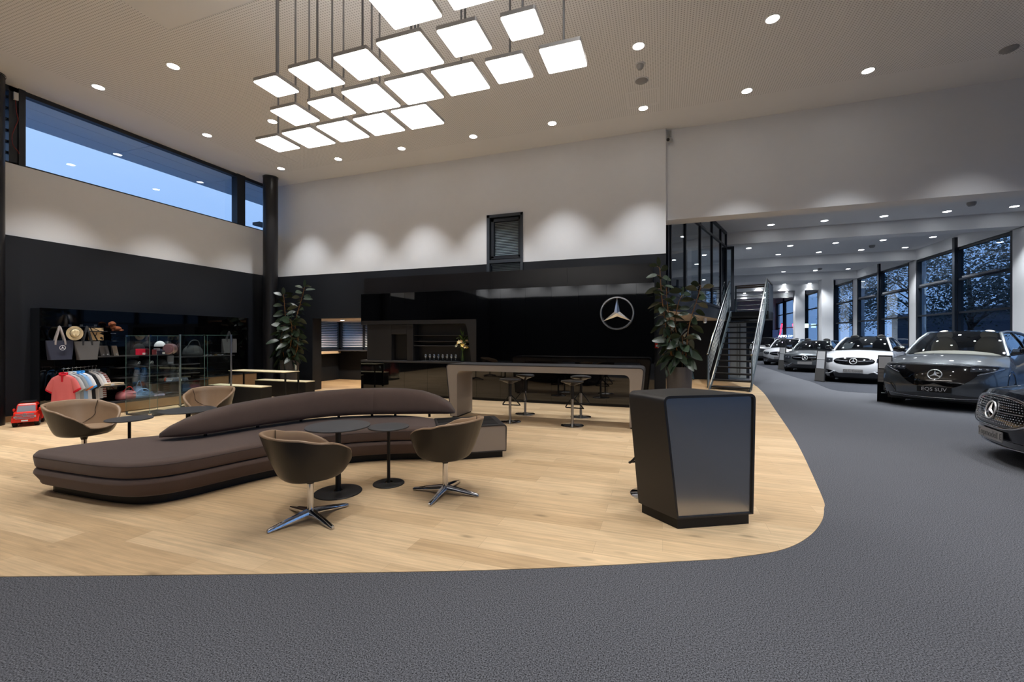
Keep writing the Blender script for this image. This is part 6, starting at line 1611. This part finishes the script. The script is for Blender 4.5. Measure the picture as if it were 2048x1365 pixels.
    if style == 'suv':      # closed black panel front
        ys = rng(-w * .95, w * .95, 40)
        up = [zh - 0.055 - 0.03 * (abs(y) / w) ** 2 for y in ys]
        lo = [u - 0.012 - (0.36 * max(0.0, 1 - (abs(y) / (w * .66)) ** 2.6) if abs(y) < w * .66 else 0) - 0.12 * max(0, min(1, (w * .97 - abs(y)) / (w * .35))) * (1 if abs(y) > w * .3 else (abs(y) / (w * .3))) for y, u in zip(ys, up)]
        patch('grille_panel', M['cgloss'], ys, lo, up)
        for sg in (-1, 1):
            yy = [sg * y for y in rng(w * .52, w * .93, 10)]
            patch('headlamp', M['lens'], yy, [zh - 0.17 + 0.03 * i / 10 for i in range(11)], [zh - 0.075 - 0.02 * i / 10 for i in range(11)], 0.010)
            f = MB()
            for k in range(4): f.ball(F(sg * (w * (.56 + .09 * k)), zh - 0.12, 0.006), 0.012, 0.03, 0.018, n=10, m=6)
            f.build('headlamp_module', M['drl'], t, smooth=60)
            band('light_strip', M['drl'], [(sg * w * .95, zh - 0.10), (sg * w * .8, zh - 0.17), (sg * w * .62, zh - .235)], 0.007)
            yy = [sg * y for y in rng(w * .70, w * .985, 8)]
            patch('air_intake', M['cgloss'], yy, [0.27 + .0 * i for i in range(9)], [0.30 + 0.20 * math.sin(PI * (0.15 + 0.85 * i / 8) ** .8) for i in range(9)])
            band('intake_edge', M['lens'], [(sg * w * .70, 0.31), (sg * w * .8, 0.47), (sg * w * .96, 0.50)], 0.008)
        band('light_strip', M['drl'], [(-w * .9, zh - 0.05), (-w * .4, zh - 0.035), (0, zh - 0.03), (w * .4, zh - .035), (w * .9, zh - .05)], 0.006)
        patch('lower_lip', M['cgloss'], rng(-w * .97, w * .97, 24), [0.2] * 25, [0.36 - 0.06 * abs(math.cos(PI * i / 24)) for i in range(25)])
        band('lip_trim', M['drl'], [(-w * .95, 0.30), (-w * .5, 0.255), (0, 0.245), (w * .5, 0.255), (w * .95, 0.30)], 0.008)
        badge(zh - 0.25, 0.11)
        pz_ = 0.42
    elif style == 'limo':   # big studded grille
        g = 0.61; zcg = zh - 0.235; hh = 0.195
        ys = rng(-g, g, 30)
        sh = [max(0.0, 1 - (abs(y) / g) ** 3.2) ** 0.5 for y in ys]
        patch('grille', M['cgloss'], ys, [zcg - hh * s_ for s_ in sh], [zcg + hh * s_ * .9 for s_ in sh])
        ol = [(y, zcg + hh * .9 * max(0.0, 1 - (abs(y) / g) ** 3.2) ** 0.5) for y in ys] + [(y, zcg - hh * max(0.0, 1 - (abs(y) / g) ** 3.2) ** 0.5) for y in ys[::-1][1:-1]]
        f = MB(); f.tube([F(y, z, 0.01) for y, z in ol], 0.018, n=8, closed=True); f.build('grille_rim', M['chrome'], t, smooth=60)
        f = MB()
        for iy in range(-16, 17):
            for iz in range(-6, 7):
                y = iy * 0.034 + (0.017 if iz % 2 else 0); z = zcg + iz * 0.028
                if abs(y) < g * .93 and abs(z - zcg) < hh * .86 * max(0.0, 1 - (abs(y) / g) ** 3.2) ** 0.5 and (y * y + (z - zcg) ** 2) > 0.016: f.ball(F(y, z, 0.008), 0.006, 0.010, 0.007, n=6, m=4)
        f.build('grille_stud', M['drl'], t, smooth=60)
        for sg in (-1, 1): band('grille_bar', M['chrome'], [(sg * 0.13, zcg), (sg * .3, zcg), (sg * g * .85, zcg)], 0.008, 0.012)
        for sg in (-1, 1):
            yy = [sg * y for y in rng(g + 0.06, w * .97, 8)]
            patch('headlamp', M['lens'], yy, [zh - 0.21 + .0 * i for i in range(9)], [zh - 0.09 - .005 * i for i in range(9)], 0.008)
            yy = [sg * y for y in rng(g * 1.05, w * .97, 8)]
            patch('air_intake', M['cgloss'], yy, [0.22] * 9, [0.30 + 0.01 * i for i in range(9)])
        patch('lower_lip', M['cgloss'], rng(-w * .97, w * .97, 24), [0.2] * 25, [0.29] * 25)
        band('lip_trim', M['drl'], [(-w * .95, 0.25), (-w * .5, 0.215), (0, 0.205), (w * .5, 0.215), (w * .95, 0.25)], 0.008)
        badge(zcg, 0.105, 0.025); pz_ = 0.33
    else:                    # oval grille with centre badge
        g = 0.56 if style == 'coupe' else 0.52; zcg = zh - (0.215 if style == 'coupe' else .19); hh = 0.125 if style == 'coupe' else 0.11
        ys = rng(-g, g, 30); sh = [max(0.0, 1 - (abs(y) / g) ** 3) ** 0.5 for y in ys]
        patch('grille', M['cgloss'], ys, [zcg - hh * s_ for s_ in sh], [zcg + hh * s_ for s_ in sh])
        for sg in (-1, 1):
            band('grille_bar', M['drl'], [(sg * 0.14, zcg), (sg * g * .5, zcg + 0.005), (sg * g * .9, zcg + 0.02)], 0.014)
            yy = [sg * y for y in rng(g + 0.03, w * .97, 8)]
            patch('headlamp', M['lens'], yy, [zcg - 0.03 - 0.05 * math.sin(PI * i / 8) + .03 * i / 8 for i in range(9)], [zcg + hh * .75 + .01 * i / 8 for i in range(9)], 0.008)
            f = MB()
            for k in range(2): f.ball(F(sg * (g + 0.13 + 0.12 * k), zcg + 0.01, 0.006), 0.012, 0.04, 0.03, n=12, m=6)
            f.build('headlamp_module', M['drl'], t, smooth=60)
            yy = [sg * y for y in rng(w * .42, w * .985, 10)]
            patch('air_intake', M['cgloss'], yy, [0.26 + .01 * i / 10 for i in range(11)], [0.345 + 0.13 * (i / 10) ** .8 for i in range(11)])
            band('bumper_trim', pt if style == 'coupe' else M['drl'], [(sg * w * .95, 0.28), (sg * w * .75, 0.30), (sg * w * .56, 0.40)], 0.022, 0.014)
        patch('lower_lip', M['cgloss'], rng(-w * .72, w * .72, 24), [0.2] * 25, [0.34] * 25)
        badge(zcg, 0.10, 0.03); pz_ = 0.42
    if plate is not None:
        p = F(0, pz_, 0.03)
        f = MB(); f.box(p.x - .012, p.x + 0.004, -0.27, 0.27, pz_ - 0.06, pz_ + 0.06); pl_ = f.build('number_plate', plate_m or M['plate_grey'], t, bevel=0.003)
        if plate:
            vs, fs = text_mb(plate, 0.105, 0.001)
            f = MB(); f.M = Matrix.Translation((p.x + 0.005, 0, pz_)) @ Matrix.Rotation(PI / 2, 4, 'Z') @ Matrix.Rotation(PI / 2, 4, 'X'); f.add(vs, fs); f.build('plate_lettering', txt_m or M['plate_txt'], pl_)
    return t
pE = paint('obsidian_paint', (22, 26, 36), 0.5, 0.25); pQ = paint('selenite_grey_paint', (92, 97, 102), 0.55, 0.28); pW = paint('white_paint', (214, 216, 220), 0.0, 0.3); pG = paint('graphite_grey_paint', (98, 102, 106), 0.55, 0.28)
A = lambda p, z=0.004: (p[0], p[1], z)
car(A((3.82, 6.98)), R_(172), 4.9, 1.88, 1.46, 0.86, 1.02, -1.35, -2.25, pE, 'black car with star-studded grille, partly cut off by the frame edge', 'limo', plate='Topmodell E')
car(A((5.45, 11.65)), R_(-128), 5.0, 1.96, 1.71, 0.985, 1.165, -1.15, -2.05, pQ, 'grey electric SUV with closed black front and lettered plate', 'suv', roof=M['cgloss'], plate='EQS SUV', plate_m=M['black'], txt_m=M['paper'], cream=True)
car(A((6.0, 17.4)), R_(-119), 4.76, 1.89, 1.60, 0.96, 1.11, -1.15, -2.0, pW, 'white SUV coupe with oval black grille and paper in windscreen', 'coupe', roof=M['cgloss'], plate='GLC Coupé')
car(A((5.95, 22.4)), R_(-116), 4.75, 1.82, 1.45, 0.84, 0.98, -1.2, -2.05, pG, 'mid grey estate car between the two white cars', 'estate', plate='')
car(A((6.2, 27.9)), R_(-114), 4.6, 1.82, 1.52, 0.86, 1.0, -1.15, -2.0, pW, 'white hatchback behind the mid grey estate', 'estate', plate='')
car(A((6.1, 33.4)), R_(-114), 4.6, 1.82, 1.60, 0.92, 1.05, -1.15, -2.0, paint('silver_paint', (150, 152, 154), 0.6, 0.28), 'silver car farthest down the car hall', 'estate', plate='')
# price sheet inside the white coupe
MC = Matrix.Translation(Vector((6.0, 17.4, 0.004))) @ Matrix.Rotation(R_(-119), 4, 'Z')
t = thing('price_sheet', 'white paper sheet standing behind the windscreen of the white SUV coupe', 'paper', tuple(MC @ Vector((-1.5, -0.42, 1.16))))
f = MB(); f.M = MC
def ws_(z): return -1.27 - 0.85 * (z - 1.09) / 0.47
f.hexa([(ws_(1.13) - .05, -0.60, 1.13), (ws_(1.13) - .045, -0.60, 1.13), (ws_(1.13) - .045, -0.30, 1.13), (ws_(1.13) - .05, -0.30, 1.13)], [(ws_(1.33) - .05, -0.55, 1.33), (ws_(1.33) - .045, -0.55, 1.33), (ws_(1.33) - .045, -0.25, 1.33), (ws_(1.33) - .05, -0.25, 1.33)])
f.build('sheet', M['paper'], t, world=True)
f = MB(); f.M = MC
for k in range(4):
    z = 1.17 + 0.035 * k; f.hexa([(ws_(z) - .044, -0.56, z), (ws_(z) - .043, -0.56, z), (ws_(z) - .043, -0.36, z), (ws_(z) - .044, -0.36, z)], [(ws_(z + .006) - .044, -0.56, z + .006), (ws_(z + .006) - .043, -0.56, z + .006), (ws_(z + .006) - .043, -0.36, z + .006), (ws_(z + .006) - .044, -0.36, z + .006)])
f.build('printed_lines', mat('grey_print', (150, 152, 156), 0.7), t, world=True)
# ---------------------------------------------------------------- information pillars beside the cars
def pillar(bl, br, tl, tr, label, kind):
    a, b = onz(*bl), onz(*br); d = (b - a).length
    dist = (-SY * a.x + CY * a.y)
    h = 1.5 - (tl[1] - V0) * dist / FPX
    u = (b - a).normalized(); n = Vector((u.y, -u.x, 0))
    if n.dot(Vector((0, 0, 0)) - a) < 0: n = -n
    t = thing('info_pillar', label, 'info stand', ((a.x + b.x) / 2, (a.y + b.y) / 2, 0.003), 0, 'slim price pillars beside the cars')
    def pt(s, z, o): q = a + u * (d * s) + n * (o - 0.10 * z / h); return Vector((q.x, q.y, z))
    def slab(name, m, s0, s1, z0, z1, o0, o1, bev=0.0):
        f = MB(); f.hexa([pt(s0, z0, o1), pt(s1, z0, o1), pt(s1, z0, o0), pt(s0, z0, o0)], [pt(s0, z1, o1), pt(s1, z1, o1), pt(s1, z1, o0), pt(s0, z1, o0)]); return f.build(name, m, t, world=True, bevel=bev)
    dk_ = M['lam_dark'] if kind else M['black']
    slab('frame', dk_, 0.0, 1.0, 0.003, h, -0.05, 0.0)
    slab('foot', M['black'], 0.0, 1.0, 0.003, 0.012, -0.30, 0.03)
    if kind == 0:
        slab('display_sheet', M['paper'], 0.08, 0.94, h * 0.72, h * 0.97, 0.0, 0.006)
        slab('slot_panel', mat('grey_slot_panel', (126, 122, 120), 0.5), 0.04, 0.96, h * 0.43, h * 0.70, 0.0, 0.006)
        f = None
        for k in range(3): slab('slot_line', M['lam_dark'], 0.06, 0.94, h * (0.48 + .07 * k), h * (0.485 + .07 * k), 0.006, 0.008)
        slab('base_panel', M['bgloss'], 0.0, 1.0, 0.02, h * 0.42, 0.0, 0.006)
        slab('badge_line', M['paper'], 0.28, 0.66, h * 0.19, h * 0.205, 0.006, 0.008)
    else:
        slab('display_sheet', M['paper'], 0.10, 0.94, h * 0.72, h * 0.985, 0.0, 0.006)
        slab('info_sheet', mat('pale_info_sheet_%d' % kind, (196, 198, 202), 0.6), 0.10, 0.94, h * 0.43, h * 0.705, 0.0, 0.006)
        slab('base_panel', mat('pillar_grey_%d' % kind, (96, 94, 92), 0.5), 0.0, 1.0, 0.02, h * 0.42, 0.0, 0.006)
pillar((1754, 803.5), (1783, 806), (1764, 711), (1790, 711), 'info pillar with white sheet and black base next to the grey electric SUV', 0)
pillar((1629, 762.5), (1647, 764.5), (1635, 702), (1651, 702), 'info pillar with two white sheets beside the white SUV coupe', 1)
pillar((1556, 739), (1568, 740), (1559, 695), (1571, 695), 'info pillar with white sheets in front of the white hatchback', 2)
# ---------------------------------------------------------------- outside
f = MB(); f.box(XR + 0.3, 90, -60, 110, -0.25, -0.15); f.box(-60, 90, -60, -8.4, -0.25, -0.15); f.box(-60, 90, 47.5, 110, -0.25, -0.15)
struct(f.build('floor_outside', mat('grey_asphalt', (92, 94, 98), 0.85)))
bark = mat('tree_bark', (58, 48, 40), 0.9); tl_ = mat('street_tree_leaf', (38, 52, 34), 0.6, noise=0.3, nscale=2)
def tree(x, y, h, r, seed, label):
    t = thing('street_tree', label, 'tree', (x, y, -0.15), 0, 'trees outside the facade')
    rg = random.Random(seed); f = MB(); f.tube([(0, 0, 0), (0.05, 0.02, h * .4), (0, 0.1, h * .75)], [0.14, 0.1, 0.05], n=10)
    ends = []
    for i in range(9):
        a = rg.uniform(0, 2 * PI); z = h * rg.uniform(0.3, 0.7); e = Vector((math.cos(a) * r * .7, math.sin(a) * r * .7, z + h * rg.uniform(.1, .25))); ends.append(e); f.tube([(0.03, 0.02, z), (e.x * .5, e.y * .5, z + (e.z - z) * .6), e], [0.05, 0.03, 0.015], n=6)
    f.build('trunk', bark, t, smooth=60)
    fl = MB(); cl = ends + [Vector((rg.uniform(-r, r) * .6, rg.uniform(-r, r) * .6, h * rg.uniform(.45, .95))) for _ in range(16)]
    for c in cl:
        for _ in range(230):
            p = c + Vector((rg.gauss(0, r * .24), rg.gauss(0, r * .24), rg.gauss(0, r * .2)))
            d = Vector((rg.uniform(-1, 1), rg.uniform(-1, 1), rg.uniform(-.8, .5))).normalized(); s = d.orthogonal().normalized(); l = rg.uniform(.10, .19)
            fl.add([p, p + d * l * .5 + s * l * .3, p + d * l, p + d * l * .5 - s * l * .3], [(0, 1, 2, 3)])
    fl.build('crown', tl_, t)
for i, (x, y, h, r, lb) in enumerate(((13.5, 17.2, 7.5, 2.4, 'leafy tree outside the facade window nearest the viewer'), (13.8, 21.5, 7.0, 2.2, 'leafy tree outside behind the grey electric SUV'), (14.0, 27.0, 6.8, 2.2, 'leafy tree outside the second bay of the facade'), (14.5, 33.0, 7.2, 2.3, 'leafy tree outside beyond the white SUV coupe'), (14.2, 40.0, 7.0, 2.2, 'leafy tree outside near the far end of facade'))):
    tree(x, y, h, r, 40 + i, lb)
t = thing('neighbour_building', 'dark flat-roofed building with lit band across the street', 'building', (38, 46, -0.15))
MB().box(30, 46, 20, 74, -0.15, 4.2).build('wall', mat('dark_building', (44, 52, 66), 0.8), t, world=True)
MB().box(29.6, 46.4, 19.6, 74.4, 4.2, 4.7).build('roof', mat('grey_roof', (70, 78, 92), 0.7), t, world=True)
for k in range(6): MB().box(29.95, 30.0, 24 + 8 * k, 27 + 8 * k, 1.6, 2.1).build('window', emis('warm_window', (1.0, 0.75, 0.55), 0.5) if 'warm_window' not in bpy.data.materials else bpy.data.materials['warm_window'], t, world=True)
MB().box(29.9, 30.0, 30, 52, 2.9, 3.0).build('sign_band', emis('red_band', (0.7, 0.12, 0.1), 0.4), t, world=True)

f = MB(); f.box(-60, XL - 0.3, -60, 110, -0.25, -0.15); struct(f.build('floor_outside', mat('bounce_paving', (188, 190, 192), 0.8)))  # unseen ground made pale to bounce sky light up to the eaves
# junction box with loose red cable by the clerestory post
p = onx(31, 193, XL + 0.02)
t = thing('junction_box', 'small white junction box with loose red cable on the clerestory post', 'junction box', tuple(p))
f = MB(); f.box(-0.01, 0.03, -0.03, 0.03, -0.07, 0.07); f.build('box', M['paper'], t, bevel=0.004)
q = [onx(u, v, XL + 0.03) - p for u, v in ((31, 201), (33, 225), (36, 240), (30, 255), (24, 272), (26, 290), (36, 303), (38, 308))]
f = MB(); f.tube(catmull(q, 5), 0.006, n=6); f.build('cable', mat('red_cable', (150, 60, 56), 0.5), t, smooth=60)

hm = mat('hedge_green', (44, 66, 70), 0.9, noise=0.4, nscale=3, bump=0.8)  # invented hedges, added to darken the gaps between the alcove blind slats
for lb, bx in (('dark hedge added outside to darken the gaps of the far alcove blinds', (-24, -6.6, 16.6, 17.6)), ('dark hedge added outside to darken the gaps of the side alcove blinds', (-16.6, -15.6, 8, 16.3))):
    t = thing('hedge', lb, 'hedge', ((bx[0] + bx[1]) / 2, (bx[2] + bx[3]) / 2, -0.15)); rg = random.Random(9)
    MB().box(bx[0] + .1, bx[1] - .1, bx[2] + .1, bx[3] - .1, -0.15, 2.5).build('core', hm, t, world=True)
    f = MB()
    for _ in range(2600):
        p = Vector((rg.uniform(bx[0], bx[1]), rg.uniform(bx[2], bx[3]), rg.uniform(-.1, 2.7))); d = Vector((rg.uniform(-1, 1), rg.uniform(-1, 1), rg.uniform(-1, 1))).normalized(); s_ = d.orthogonal().normalized(); f.add([p, p + d * .1 + s_ * .05, p + d * .2, p + d * .1 - s_ * .05], [(0, 1, 2, 3)])
    f.build('foliage', hm, t, world=True)
